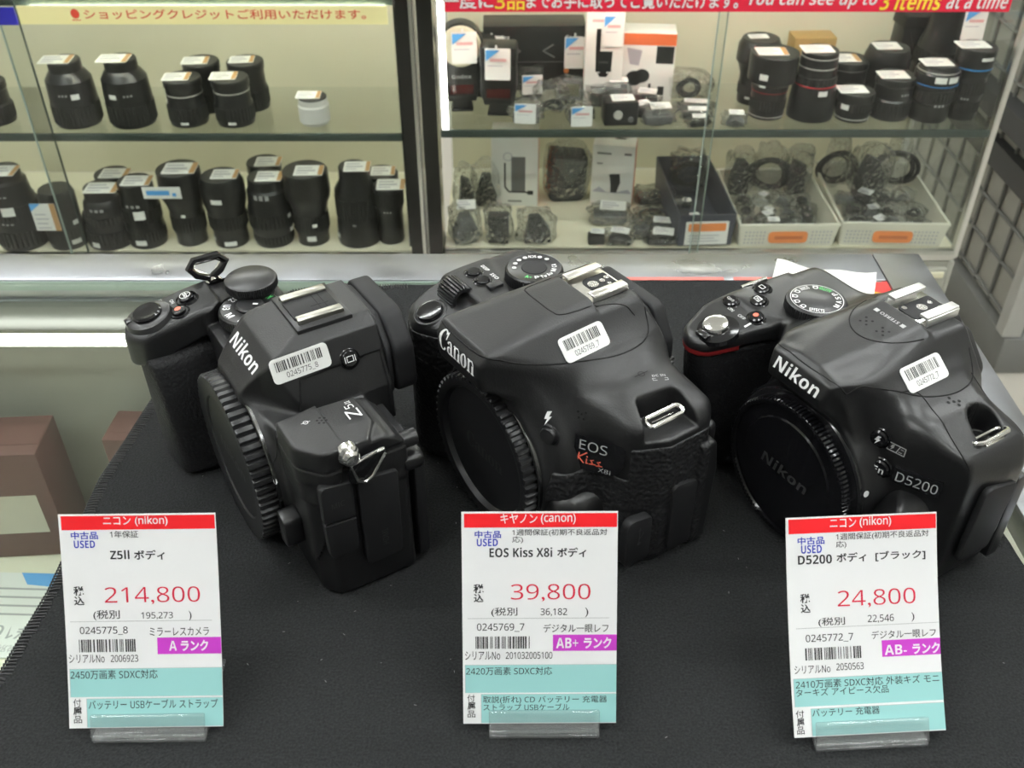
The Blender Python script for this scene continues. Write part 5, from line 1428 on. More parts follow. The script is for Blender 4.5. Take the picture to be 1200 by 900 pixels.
M['kraft'] = mat('kraft_card', (0.42, 0.27, 0.10), 0.6)
M['basket'] = mat('cream_plastic', (0.78, 0.76, 0.66), 0.45)
M['label_orange'] = mat('label_orange', (0.82, 0.26, 0.07), 0.5)
M['accessory'] = mat('accessory_black', (0.012, 0.012, 0.013), 0.35)
M['accessory_grey'] = mat('accessory_grey', (0.16, 0.16, 0.16), 0.5)
M['cream'] = mat('cream_diffuser', (0.72, 0.68, 0.52), 0.4)

def top_label(t, z, w, d, dx, dy, rot, edge=True, lean=0):
    R = Matrix.Rotation(math.radians(rot), 4, 'Z') @ Matrix.Rotation(math.radians(lean), 4, 'X')
    T = Matrix.Translation((dx, dy, z)) @ R
    b = MB(); b.T = T; b.prism(rp([(-w / 2, -d / 2, 2), (w / 2, -d / 2, 2), (w / 2, d / 2, 2), (-w / 2, d / 2, 2)], 3), 0, .8, 'z')
    o = b.build('price_label', M['label'], t, 0); o['label'] = 'white paper price label'
    c = T @ Vector((0, 0, .95)); r = R.to_3x3() @ Vector((1, 0, 0)); u = R.to_3x3() @ Vector((0, 1, 0)); pl = plane(c, r, u)
    if edge:
        k = Ink(); k.rect(w * .33, -d / 2 + .6, w / 2 - .4, d / 2 - .6); k.build('tan_edge', M['label_tan'], o, pl)
    k = Ink(); k.rect(-w * .42, d * .18, w * .1, d * .3); k.rect(-w * .42, -d * .1, w * .22, d * .04); k.rect(-w * .42, -d * .34, w * .0, -d * .24)
    k.build('label_print', M['label_grey'], o, pl)
    return o

def patch(t, name, m, r, z0, z1, a0, a1, cone=0.0, n=6):
    """a small curved sheet on a barrel; angles in degrees, -90 faces the viewer"""
    v = []; f = []
    for i in range(n + 1):
        a = math.radians(a0 + (a1 - a0) * i / n)
        for z, rr in ((z0, r), (z1, r + cone)): v.append((rr * math.cos(a), rr * math.sin(a), z))
    for i in range(n): f.append([2 * i, 2 * i + 2, 2 * i + 3, 2 * i + 1])
    b = MB(); b.add(v, f); return b.build(name, m, t, 0, False)

def lens(loc, label, h, prof, ribs=(), card=None, tags=(), marks=(), rings=(), capm='lens_cap', barm='lens', cap_r=None):
    """prof: (radius, fraction of height); ribs: (fraction0, fraction1) bands of rubber"""
    t = thing('camera_lens', loc, 0, label, 'lens', 'used lenses in the showcases')
    P = [(r, f * h) for r, f in prof]
    def R(z):
        for (r0, z0), (r1, z1) in zip(P, P[1:]):
            if z0 <= z <= z1: return r0 + (r1 - r0) * (z - z0) / max(z1 - z0, 1e-6)
        return P[-1][0]
    b = MB(); b.lathe([(0, 0.0)] + P + [(0, P[-1][1])], seg=44); b.build('barrel', M[barm], t, 30)
    for f0, f1 in ribs:
        z0, z1 = f0 * h, f1 * h; r = max(R(z0), R(z1)) + .9
        b = MB(); b.lathe([(r - 1.4, z0), (r, z0 + .6), (max(R(z1), r - 2) , z1 - .6) if False else (r, z1 - .6), (r - 1.4, z1)], seg=96, rf=lambda k, i: 1.0 if k % 3 else .965)
        b.build('grip_ring', M['lens_rubber'], t, 30)
    rt = cap_r or P[-1][0]; zt = P[-1][1]
    b = MB(); b.lathe([(rt - 1.2, zt - 2), (rt - .5, zt - 1), (rt - .5, zt + 1.6), (rt - 1.4, zt + 2.6), (0, zt + 2.6)], seg=44); b.build('lens_cap', M[capm], t, 30)
    for z, m_, hh in rings: 
        r = R(z * h) + .35; b = MB(); b.lathe([(r - .5, z * h), (r, z * h + .2), (r, z * h + hh), (r - .5, z * h + hh + .2)], seg=48); b.build('colour_ring', M[m_], t, 30)
    for a, z, w, hh in tags:
        r = max(R(z * h), R(z * h + hh)) + 1.25; da = math.degrees(w / r) / 2
        q = patch(t, 'barcode_tag', M['label'], r, z * h, z * h + hh, a - da, a + da); q['label'] = 'small white barcode tag'
    for a, z, w, hh in marks:
        r = max(R(z * h), R(z * h + hh)) + .35; da = math.degrees(w / r) / 2
        for j in range(3): patch(t, 'scale_mark', M['grey_ink'], r, z * h, z * h + hh, a - da + j * da * .72, a - da + j * da * .72 + da * .45, 0, 3)
    if card: top_label(t, zt + 2.7, *card)
    return t

# shapes: (radius, fraction of the height)
BOTTLE = [(33, 0), (34, .03), (35, .36), (34.5, .5), (33.5, .70), (27, .80), (24, .83), (24, .96)]
PLAIN = [(28, 0), (29, .03), (29, .45), (27, .5), (27, .8), (28.5, .84), (28.5, .96)]
HOODTOP = [(30, 0), (30, .12), (33, .18), (33, .45), (36, .55), (41, .62), (43, .7), (42, .97)]
TAPER = [(38, 0), (39, .05), (37, .2), (35, .5), (32, .62), (30, .75), (26, .8), (25, .96)]
STEP = [(29, 0), (30, .2), (33, .28), (33, .55), (31, .6), (30, .8), (27, .84), (26.5, .96)]
SLIM = [(25, 0), (26, .05), (26, .55), (29, .62), (29.5, .96)]
def sc(p, k): return [(r * k, f) for r, f in p]

# upper shelf, left case
lens((-667, 1449, -296.8), 'bottle shaped black lens with white label, leftmost on the upper left shelf', 98, BOTTLE, [(.05, .34)], (46, 36, -9, -4, 4), [(-62, .47, 12, 8)], [(-90, .52, 14, 3)])
lens((-583, 1449, -296.8), 'bottle shaped black lens, second from the left on the upper left shelf', 100, BOTTLE, [(.05, .34)], (46, 36, -7, -5, 2), [(-108, .47, 12, 7)], [(-70, .50, 14, 3)])
lens((-497, 1449, -296.8), 'short black lens in front, left of the two pairs on the upper shelf', 70, PLAIN, [(.1, .42)], (40, 32, -7, -1, 4), [(-150, .5, 10, 7), (-88, .08, 12, 4)], [], [(.66, 'lens_silver', 1.6)])
lens((-481, 1503, -296.8), 'black lens behind, left of the two pairs on the upper shelf', 76, PLAIN, [(.1, .42)], (40, 32, -7, -2, 5))
lens((-425, 1449, -296.8), 'short black lens in front, right of the two pairs on the upper shelf', 70, PLAIN, [(.1, .42)], (40, 32, -9, 2, 4), [(-88, .08, 12, 4)], [], [(.72, 'lens_silver', 1.6)])
lens((-414, 1509, -296.8), 'black lens behind, right of the two pairs on the upper shelf', 74, PLAIN, [(.1, .42)], (38, 30, -5, 2, 5))
lens((-303, 1445, -296.8), 'small pale grey lens with black cap alone on the upper left shelf', 41, [(20, 0), (21, .06), (23.5, .12), (23.5, .70), (22, .74), (22, .96)], [], (37, 30, -6, 2, 1), [], [], [], 'lens_cap', 'lens_pale')
lens((-796, 1452, -296.8), 'black lens cut by the left picture edge on the upper shelf', 62, PLAIN, [(.1, .42)], None)
# lower shelf, left case
lens((-810, 1442, -502.8), 'large black lens at the left end of the lower left shelf', 133, [(38, 0), (40, .05), (39, .3), (37, .34), (36, .62), (33, .66), (31, .84), (26, .87), (26, .96)], [(.06, .26), (.4, .58)], (44, 38, 6, -10, 2), [(-80, .48, 20, 15)], [(-90, .36, 20, 2.5), (-90, .70, 20, 3)])
l_ = lens((-735, 1439, -502.8), 'black lens with a price label hung on its front, lower left shelf', 98, [(30, 0), (31, .05), (30, .4), (28, .45), (28.5, .9), (26, .97)], [(.1, .34)], None, [(-45, .1, 16, 8), (-30, .42, 10, 8)])
b = MB(); b.box((-12, -31.5, 62), (40, .8, 48), .3); o = b.build('price_label', M['label'], l_, 0); o['label'] = 'white price label with blue corner'
k = Ink(); k.rect(11, -24, 20, 24); k.build('tan_edge', M['label_tan'], o, plane((-12, -32, 62), (1, 0, 0), (0, 0, 1)))
k = Ink(); k.poly([(-20, 24), (-2, 24), (-20, 10)]); k.build('blue_corner', M['label_blue'], o, plane((-12, -32, 62), (1, 0, 0), (0, 0, 1)))
k = Ink()
for j in range(4): k.rect(-16, 4 - 8 * j, 2 + 3 * (j % 2), 6 - 8 * j)
k.build('label_print', M['label_grey'], o, plane((-12, -32, 62), (1, 0, 0), (0, 0, 1)))
lens((-666, 1445, -502.8), 'black lens with wide base and tan edged label, lower left shelf', 100, sc(TAPER, .98), [(.08, .3), (.42, .56)], (52, 38, 9, -8, 2), [(-110, .06, 14, 9)], [(-90, .66, 24, 5)])
lens((-664, 1502, -502.8), 'black lens behind the wide based one, lower left shelf', 96, PLAIN, [(.1, .42)], (46, 36, 7, -4, 2), [(-40, .62, 9, 8)])
lens((-605, 1443, -502.8), 'black lens with two barcode tags beside the large hood, lower left shelf', 112, [(30, 0), (31, .05), (31, .3), (30.5, .34), (30, .62), (29, .7), (27.5, .74), (27.5, .96)], [(.1, .26), (.4, .6)], (46, 36, 6, -4, 2), [(-78, .48, 18, 15), (-92, .07, 18, 9)], [(-92, .66, 24, 5)])
l_ = lens((-533, 1447, -502.8), 'black lens with very wide hood on top and two labels, lower left shelf', 130, sc(HOODTOP, .82), [(.2, .4)], (52, 40, 5, -2, 2), [(-85, .42, 7, 5)], [])
b = MB(); b.box((-16, -46, 108), (60, .8, 20), .3); o = b.build('price_label', M['label'], l_, 0); o['label'] = 'white label with blue print hanging on the hood'
k = Ink(); k.rect(-24, -4, 12, 4); k.rect(16, -6, 22, 0); k.build('label_print', M['label_blue'], o, plane((-16, -46.6, 108), (1, 0, 0), (0, 0, 1)))
lens((-466, 1443, -502.8), 'black zoom lens with flared top in the middle of the lower left shelf', 120, [(27, 0), (28, .08), (27, .2), (30, .26), (31, .5), (34.5, .62), (35.5, .7), (35, .90), (31, .97)], [(.28, .46)], (42, 34, 8, 1, 2), [(-95, .70, 18, 8), (-80, .04, 20, 8), (-140, .1, 6, 6)], [])
lens((-396, 1448, -502.8), 'black lens with bright scale marks, front one of the pair on the lower left shelf', 117, sc(STEP, 1.08), [(.3, .5), (.05, .16)], (42, 36, 8, -3, 2), [(-20, .2, 9, 7), (-24, .42, 8, 7)], [(-95, .74, 26, 8)])
lens((-412, 1513, -502.8), 'black lens behind the one with bright marks, lower left shelf', 112, PLAIN, [(.1, .42)], (42, 36, 9, -3, 2))
lens((-331, 1449, -502.8), 'large black lens with wide flat hood, right half of the lower left shelf', 127, sc(HOODTOP, .86), [(.2, .42)], (46, 36, 8, -6, 2), [(-85, .08, 15, 9), (-70, .28, 8, 6)], [])
l_ = lens((-254, 1451, -502.8), 'tall black lens with conical shoulder and flared foot, lower left shelf', 133, [(35, 0), (36, .06), (35, .16), (34, .32), (33, .34), (33.5, .66), (33, .70), (24, .82), (23.5, .97)], [(.36, .62)], (42, 36, 8, -6, 2), [(-150, .1, 12, 8)], [(-92, .30, 6, 3)])
lens((-201, 1449, -502.8), 'short black lens with pale label beside the post, lower left shelf', 101, sc(SLIM, .82), [(.66, .9)], (46, 38, 6, -2, 2), [], [(-90, .58, 14, 3)])
lens((-217, 1497, -502.8), 'black lens at the back beside the post, lower left shelf', 100, PLAIN, [(.1, .42)], (40, 34, 4, 2, 2))
# shelf above the yellow notice: only the feet of these show
for i, (px, w) in enumerate(((28, 30), (86, 28), (150, 30), (222, 31))):
    lens(((px - 600) * 1.185 + 6, 1438, -96.8), ('round black lens foot above the yellow notice, leftmost', 'round black lens foot above the yellow notice, second from left', 'round black lens foot above the yellow notice, third from left', 'round black lens foot above the yellow notice, rightmost')[i], 110, sc(PLAIN, w / 38), [(.1, .42)], None)

# right case, upper shelf: lenses
lens((393, 1461, -290.8), 'black lens with deep reversed hood and red line, right showcase', 98, [(26, 0), (27, .05), (26.5, .40), (28, .45), (28, .52), (36, .58), (36.5, .97)], [(.14, .3)], (46, 34, -6, -1, 0), [(-122, .66, 13, 9), (-122, .55, 10, 3)], [], [(.42, 'lens_red', 1.4), (.04, 'lens_silver', 1.4)])
lens((383, 1518, -290.8), 'black lens with grey label on a wide hood behind, right showcase', 100, [(24, 0), (25, .05), (25, .45), (30, .6), (34, .66), (33, .90), (29, .97)], [(.14, .3)], (30, 18, -4, 4, 4, False), [(-120, .1, 10, 4)])
lens((460, 1460, -290.8), 'tapered black lens with red line and broad hood at its foot, right showcase', 103, [(35, 0), (36, .08), (33, .45), (31, .50), (29, .6), (28, .84), (27, .96)], [(.52, .64)], (46, 34, -6, 0, 2, False), [(-82, .40, 14, 8)], [], [(.50, 'lens_red', 1.6), (.76, 'lens_silver', 1.3), (.90, 'lens_silver', 1.3)])
lens((527, 1523, -290.8), 'plain black lens with white label behind the smallest one, right showcase', 66, sc(PLAIN, 1.1), [(.12, .4)], (44, 34, -8, 0, 2), [], [], [(.82, 'lens_silver', 1.0)])
lens((523, 1450, -290.8), 'smallest black lens with white label and silver rim, right showcase', 42, [(25, 0), (26, .08), (26, .2), (28, .3), (28, .96)], [(.4, .7)], (44, 32, -7, 2, 2, False), [(-135, .48, 13, 8)], [], [(.1, 'lens_silver', 1.6)])
lens((586, 1525, -290.8), 'broad black lens with gold dot behind the pair, right showcase', 84, [(33, 0), (34, .05), (34, .5), (36, .56), (35, .84), (31, .96)], [(.12, .4)], (40, 32, -4, 2, 2, False), [(-88, .62, 26, 8)], [])
lens((582, 1460, -290.8), 'plain black cylinder lens with white label in front, right showcase', 63, sc(PLAIN, 1.05), [(.1, .42)], (44, 32, -7, -2, 2, False), [], [(-70, .62, 14, 3)])
lens((640, 1454, -290.8), 'black lens with two white tags and blue line, right showcase', 85, [(29, 0), (30, .05), (29, .3), (31, .34), (31, .6), (33, .64), (33, .84), (28, .92), (27, .96)], [(.36, .55)], (44, 32, -7, -2, 2, False), [(-100, .74, 17, 9), (-66, .74, 17, 9)], [(-85, .3, 16, 4)], [(.66, 'lens_blue', 1.2), (.88, 'lens_silver', 1.0)])
lens((692, 1459, -290.8), 'tall black lens with blue ring beside the glass, right showcase', 108, [(23, 0), (24, .05), (23.5, .3), (25, .34), (25, .55), (24, .58), (27, .66), (28.5, .74), (28.5, .97)], [(.36, .53), (.1, .26)], (46, 32, -8, 2, 2, False), [(-75, .86, 20, 5)], [(-110, .3, 12, 3)], [(.72, 'lens_blue', 2.2)])
l_ = lens((673, 1546, -290.8), 'tall black lens with hanging price tag at the back, right showcase', 146, [(38, 0), (38, .3), (36, .34), (34, .55), (29, .66), (26, .8), (26, .97)], [(.36, .52), (.08, .26)], None, [], [(-95, .3, 24, 4)])
def hang_tag(t, c, w=30, h=36, tan=False, lines=4, hook=True):
    b = MB(); b.T = Matrix.Translation(c) @ Matrix.Rotation(math.radians(-6), 4, 'X'); b.prism(rp([(-w / 2, -h / 2, 2), (w / 2, -h / 2, 2), (w / 2, h / 2, 2), (-w / 2, h / 2, 2)], 3), -.5, .4, 'y')
    o = b.build('price_tag', M['label'], t, 0); o['label'] = 'white price tag with blue corner'
    pl = plane((c[0], c[1] - 1.2, c[2]), (1, 0, 0), (0, -.1, 1), .0)
    k = Ink(); k.poly([(-w * .46, h * .48), (w * .1, h * .48), (-w * .46, h * .12)]); k.build('blue_corner', M['label_blue'], o, pl)
    k = Ink(); k.rect(-w * .3, h * .1, w * .34, h * .2)
    k.build('price_print', M['label_pink'], o, pl)
    k = Ink()
    for j in range(lines): k.rect(-w * .4, -h * .06 - j * h * .11, w * (.2 + .1 * (j % 2)), -h * .03 - j * h * .11)
    k.build('label_print', M['label_grey'], o, pl)
    if hook:
        b = MB(); b.box((c[0] - w * .05, c[1] - .3, c[2] + h * .52), (3, 1.0, 9), .3); b.build('tag_clip', M['label'], o)
    return o
hang_tag(l_, (26, -40, 122), 34, 44)
# flashes
def flash(loc, rz, label, h, diffuser, tag_c, name_=False):
    t = thing('flash_unit', loc, rz, label, 'flash'); k_ = h / 125
    b = MB(); b.prism(rp([(-24, 24, 3), (24, 24, 3), (28, 40, 5), (27, 78, 5), (-27, 78, 5), (-28, 40, 5)]), -17, 17, 'y', 2.5); b.prism(rp([(-22, 16, 3), (22, 16, 3), (24, 26), (-24, 26)]), -14, 14, 'y', 1.5); b.build('flash_body', M['accessory'], t)
    b = MB(); b.prism(rp([(-13, 2, 2), (13, 2, 2), (15, 17, 2), (-15, 17, 2)]), -12, 12, 'y', 1); b.box((0, 0, 2.2), (34, 32, 4.4), 1); b.build('shoe_foot', M['accessory'], t)
    if diffuser:
        b = MB(); b.lathe([(0, -18), (30, -18), (33.5, -14), (34, 8), (30, 18), (0, 20)], (0, 0, 102), 'y', 40); b.build('flash_head', M['accessory'], t, 30)
        b = MB(); b.lathe([(0, -21), (29, -20), (31, -17.8)], (0, 0, 102), 'y', 40); b.build('diffuser', M['cream'], t, 30)
    else:
        b = MB(); b.box((0, -2, 92), (56, 44, 32), 5); b.build('flash_head', M['accessory'], t)
    b = MB(); b.box((0, 0, 81), (40, 22, 8), 1.5); b.build('swivel_neck', M['accessory_grey'], t)
    if name_:
        k = Ink(); k.text('Godox', -15, -3, 15, 3, .02); k.build('maker_lettering', M['grey_ink'], t, plane((0, -17.1, 56), (1, 0, 0), (0, 0, 1)))
    b = MB(); b.box((0, -17.2, 36), (36, .8, 14), .3); b.build('red_window', mat('dark_red_window', (0.06, 0.01, 0.01), 0.15), t)
    hang_tag(t, tag_c, 38, 46)
    return t
flash((-78, 1487, -290.8), 4, 'flash with round cream head and price tag at the left end, right showcase', 130, True, (5, -24, 102), True)
flash((-20, 1470, -290.8), -3, 'black flash with price tag in front of the dark box, right showcase', 100, False, (0, -26, 84))
lens((-48, 1550, -290.8), 'black lens with silver band standing behind the round headed flash', 92, [(20, 0), (20, .2), (24, .3), (24, .9), (22, .96)], [(.5, .8)], None, [(-85, .84, 8, 8)], [], [(.3, 'lens_silver', 2)])
# boxes
def product_box(loc, rz, d, m, label, fn, side=None):
    t = thing('product_box', loc, rz, label, 'box')
    b = MB(); b.box((0, 0, d[2] / 2), d, .8); b.build('carton', m, t)
    f = plane((0, -d[1] / 2 - .2, 0), (1, 0, 0), (0, 0, 1))
    if side:
        k = Ink(); k.rect(-d[1] / 2, 0, d[1] / 2, d[2]); k.build('coloured_side', side, t, plane((d[0] / 2 + .2, 0, 0), (0, 1, 0), (0, 0, 1)))
    fn(t, f, d); return t
def long_box(t, f, d):
    for x in (-52, 62):
        k = Ink(); k.text('Godox', x - 13, 82, x + 13, 89, .02); k.build('maker_lettering', M['white_ink'], t, f)
    for x in (-40, 52):
        k = Ink(); k.disc(x, 32, 4.2); k.build('orange_dot', M['label_orange'], t, f)
    for x, s in ((-38, 1), (30, -1)):
        k = Ink(); k.line([(x, 74), (x + 16 * s, 64), (x - 2 * s, 54)], 2.5); k.build('printed_emblem', M['accessory_grey'], t, f)
    k = Ink(); k.rect(-d[0] / 2 + 1, 46, d[0] / 2 - 1, 47); k.build('printed_line', M['accessory_grey'], t, f)
    hang_tag(t, (-66, -d[1] / 2 - 2, 66), 36, 44); hang_tag(t, (66, -d[1] / 2 - 2, 62), 36, 50)
product_box((35, 1590, -290.8), 1, (162, 58, 103), M['box_black'], 'long black flash box with two price tags, right showcase', long_box)
def tall_box(t, f, d):
    k = Ink(); k.poly([(-12, 52), (12, 52), (13, 84), (-13, 84)]); k.rect(-13, 80, -6, 118); k.rect(-5, 44, 5, 53); k.poly([(-9, 50), (9, 50), (5, 44), (-5, 44)]); k.build('printed_flash', M['accessory'], t, f)
    k = Ink(); k.text('Godox', -7, 66, 7, 69); k.build('maker_lettering', M['grey_ink'], t, f)
    k = Ink(); k.rect(-20, 128, 10, 132); k.build('red_print', M['label_pink'], t, f)
    k = Ink(); k.rect(-18, 26, 18, 29); k.build('grey_print', M['accessory_grey'], t, f)
    hang_tag(t, (12, -d[1] / 2 - 2, 116), 30, 46, False, 3, False)
product_box((142, 1522, -290.8), -2, (58, 42, 146), M['box_white'], 'tall white flash box with a printed flash, right showcase', tall_box)
def orange_box(t, f, d):
    k = Ink(); k.rect(-d[0] / 2, d[2] - 18, d[0] / 2, d[2]); k.build('orange_band', M['box_orange'], t, f)
    k = Ink(); k.rect(12, d[2] - 46, d[0] / 2 - 2, d[2] - 19); k.build('black_panel', M['accessory'], t, f)
    k = Ink(); k.disc(-20, 36, 13, 20, 12); k.disc(-8, 40, 12, 20, 11); k.build('printed_eyecup', M['accessory'], t, f)
    k = Ink(); k.poly([(-34, 84), (-10, 80), (-14, 56), (-28, 58)]); k.build('printed_picture', M['label_grey'], t, f)
    for a in (3, 18): 
        k = Ink(); k.rect(a, 10, a + (4 if a < 10 else 10), 28 if a < 10 else 24); k.build('printed_code', M['accessory'], t, f)
product_box((214, 1541, -290.8), -5, (82, 50, 106), M['box_white'], 'white box with orange band on top, right showcase', orange_box)
def kraft(t, f, d):
    k = Ink(); k.line([(14, 50), (20, 48), (26, 52)], 2); k.build('tape_mark', M['label'], t, f)
product_box((490, 1612, -290.8), 3, (68, 40, 74), M['kraft'], 'kraft brown carton standing behind the lenses, right showcase', kraft)
t = thing('foam_block', (529, 1546, -290.8), 20, 'cream foam block standing between lenses, right showcase', 'foam block')
b = MB(); b.prism(rp([(-12, 0, 2), (12, 0, 2), (14, 56, 5), (-2, 64, 4), (-13, 60, 3)]), -6, 6, 'y', 1.5); b.build('block', M['cream'], t)
b = MB(); b.box((0, -6.2, 30), (2, 1, 40), .3); b.build('groove', M['label_tan'], t)
def ridged_case(loc, label):
    t = thing('lens_pouch', loc, 5, label, 'pouch')
    b = MB(); b.prism(rp([(-26, 0, 5), (26, 0, 5), (28, 106, 8), (-24, 108, 6)]), -22, 22, 'y', 5); b.build('pouch', M['accessory'], t)
    b = MB(); b.prism(rp([(-27, 92, 3), (29, 92, 3), (29, 110, 5), (-25, 112, 5)]), -23, 23, 'y', 3); b.build('flap', M['accessory_grey'] if False else M['lens_rubber'], t)
ridged_case((647, 1606, -290.8), 'black fabric pouch standing against the back panel, right showcase')

# clear bags and small parts
def crumple(b, c, d, seed, flat=.0, amp=.16):
    rnd = random.Random(seed); ph = [(rnd.uniform(2, 7), rnd.uniform(2, 7), rnd.uniform(0, 6)) for _ in range(7)]
    def fn(u, v):
        a = 2 * math.pi * u; e = math.pi * (v - .5)
        x, y, z = math.cos(a) * math.cos(e), math.sin(a) * math.cos(e), math.sin(e)
        s = lambda q: math.copysign(abs(q) ** .62, q)
        k = 1 + amp * sum(math.sin(p * (x * 1.3 + .4 * z) + q * (y + z) + r) * .42 for p, q, r in ph) / 1.6
        return (c[0] + s(x) * d[0] / 2 * k, c[1] + s(y) * d[1] / 2 * k, c[2] + d[2] / 2 + max(-d[2] / 2, s(z) * d[2] / 2 * k))
    b.grid(fn, 30, 14); return b
def coil(b, c, r, n, w, seed, up=False):
    rnd = random.Random(seed)
    for i in range(n):
        rr = r * rnd.uniform(.72, 1.05); th = rnd.uniform(-.4, .4); ox, oz = rnd.uniform(-.15, .15) * r, rnd.uniform(0, .5) * w * n * .6
        P = []
        for k in range(28):
            a = 2 * math.pi * k / 28; x, y = rr * math.cos(a), rr * .8 * math.sin(a)
            if up: P.append((c[0] + x + ox, c[1] + oz - 4 + 3 * math.sin(2 * a + th), c[2] + r + y))
            else: P.append((c[0] + x + ox, c[1] + y, c[2] + w + oz + 3 * math.sin(2 * a + th) + 3))
        b.tube(P, w, 6, True)
    return b
def packed(loc, rz, label, d, kind, seed, tag=None, bagged=True, grp='small parts in clear bags'):
    t = thing('bagged_accessory' if bagged else 'accessory', loc, rz, label, 'accessory', grp)
    rnd = random.Random(seed); b = MB(); z = .5; nm = 'accessory'
    if kind == 'coil': coil(b, (0, 0, z), min(d[0], d[1] * 1.6) * .36, 6, 2.0, seed); nm = 'cable'
    elif kind == 'upcoil': coil(b, (0, 0, z), d[2] * .42, 8, 2.0, seed, True); nm = 'cable'
    elif kind == 'box': b.box((0, 0, z + d[2] * .4), (d[0] * .8, d[1] * .7, d[2] * .8), 2.5)
    elif kind == 'flat': b.box((0, 0, z + d[2] * .3), (d[0] * .86, d[1] * .8, d[2] * .55), 2); b.box((d[0] * .1, 0, z + d[2] * .62), (d[0] * .5, d[1] * .5, d[2] * .2), 1)
    elif kind == 'cup':
        b.lathe([(d[0] * .2, 0), (d[0] * .34, 1), (d[0] * .38, d[2] * .7), (d[0] * .3, d[2] * .74), (d[0] * .27, d[2] * .3), (0, d[2] * .3)], (0, 0, z), 'z', 28); nm = 'eyecup'
    elif kind == 'wedge':
        q = [rnd.uniform(-.08, .08) for _ in range(8)]
        b.prism(rp([(-d[0] * (.36 + q[0]), 0, 3), (d[0] * (.4 + q[1]), 0, 3), (d[0] * (.42 + q[2]), d[2] * (.3 + q[3]), 4), (d[0] * (.2 + q[4]), d[2] * (.75 + q[5]), 5), (-d[0] * (.16 + q[6]), d[2] * (.8 + q[7]), 4), (-d[0] * (.34 - q[3]), d[2] * .35, 5)]), -d[1] * .3, d[1] * .3, 'y', 2)
        b.tube([(d[0] * .2, -d[1] * .3, d[2] * .3), (d[0] * .3, -d[1] * .42, d[2] * .5), (d[0] * .05, -d[1] * .4, d[2] * .7), (-d[0] * .25, -d[1] * .4, d[2] * .45), (-d[0] * .1, -d[1] * .42, d[2] * .2)], 2.2, 6)
    elif kind == 'ring': b.lathe([(d[0] * .40, 0), (d[0] * .44, 1), (d[0] * .44, 5), (d[0] * .40, 6), (d[0] * .36, 5), (d[0] * .36, 1), (d[0] * .40, 0)], (0, 0, z + 1), 'z', 36); nm = 'filter_ring'
    elif kind == 'screen': b.box((0, 0, z + d[2] * .5), (d[0] * .9, d[1] * .5, d[2]), 4)
    elif kind == 'unit':
        b.box((0, 0, z + d[2] * .5), (d[0], d[1], d[2]), 4)
    o = b.build(nm, M[('accessory', 'accessory', 'accessory_grey', 'box_white')[(seed * 7) % (4 if 140 <= seed < 160 else 3)]] if kind not in ('unit', 'upcoil') else M['accessory'], t, 40)
    if kind == 'screen':
        k = Ink(); k.rect(-d[0] * .34, -d[2] * .28, d[0] * .34, d[2] * .3); k.build('display', mat('olive_display', (0.16, 0.16, 0.10), 0.2), o, plane((0, -d[1] * .25 - .2, d[2] * .55), (1, 0, 0), (0, 0, 1)))
    if kind == 'unit':
        b = MB(); b.lathe([(0, -4), (6, -4), (7, 0), (7, 3)], (-d[0] * .1, -d[1] / 2, d[2] * .5), 'y', 24); b.build('round_knob', M['lens_silver'], o)
        b = MB(); b.lathe([(0, -3), (4, -3), (4.6, 2)], (d[0] * .28, -d[1] / 2, d[2] * .3), 'y', 20); b.build('side_knob', M['accessory_grey'], o)
    if bagged:
        b = MB(); crumple(b, (0, 0, 0), (d[0] * 1.15, d[1] * 1.2, d[2] * 1.12), seed); b.build('clear_bag', M['bag'], t, 80)
    if tag == 'top': top_label(t, d[2] * (1.1 if bagged else 1.0) + .6, d[0] * .66, d[1] * .62, d[0] * .06, -1, rnd.uniform(-14, 10), False, 4)
    elif tag == 'front': hang_tag(t, (0, -d[1] * .66 - 2, d[2] * .5 + 4), 32, 30, False, 3, False)
    return t
GU = [(22, 1433, -290.8), (30, 1535, -290.8), (61, 1475, -290.8), (92, 1519, -290.8), (103, 1427, -290.8), (134, 1498, -290.8), (164, 1507, -290.8), (163, 1430, -290.8), (210, 1500, -290.8), (221, 1429, -290.8), (199, 1457, -290.8), (281, 1527, -290.8), (284, 1481, -290.8), (282, 1448, -290.8), (280, 1416, -290.8), (336, 1420, -290.8)]
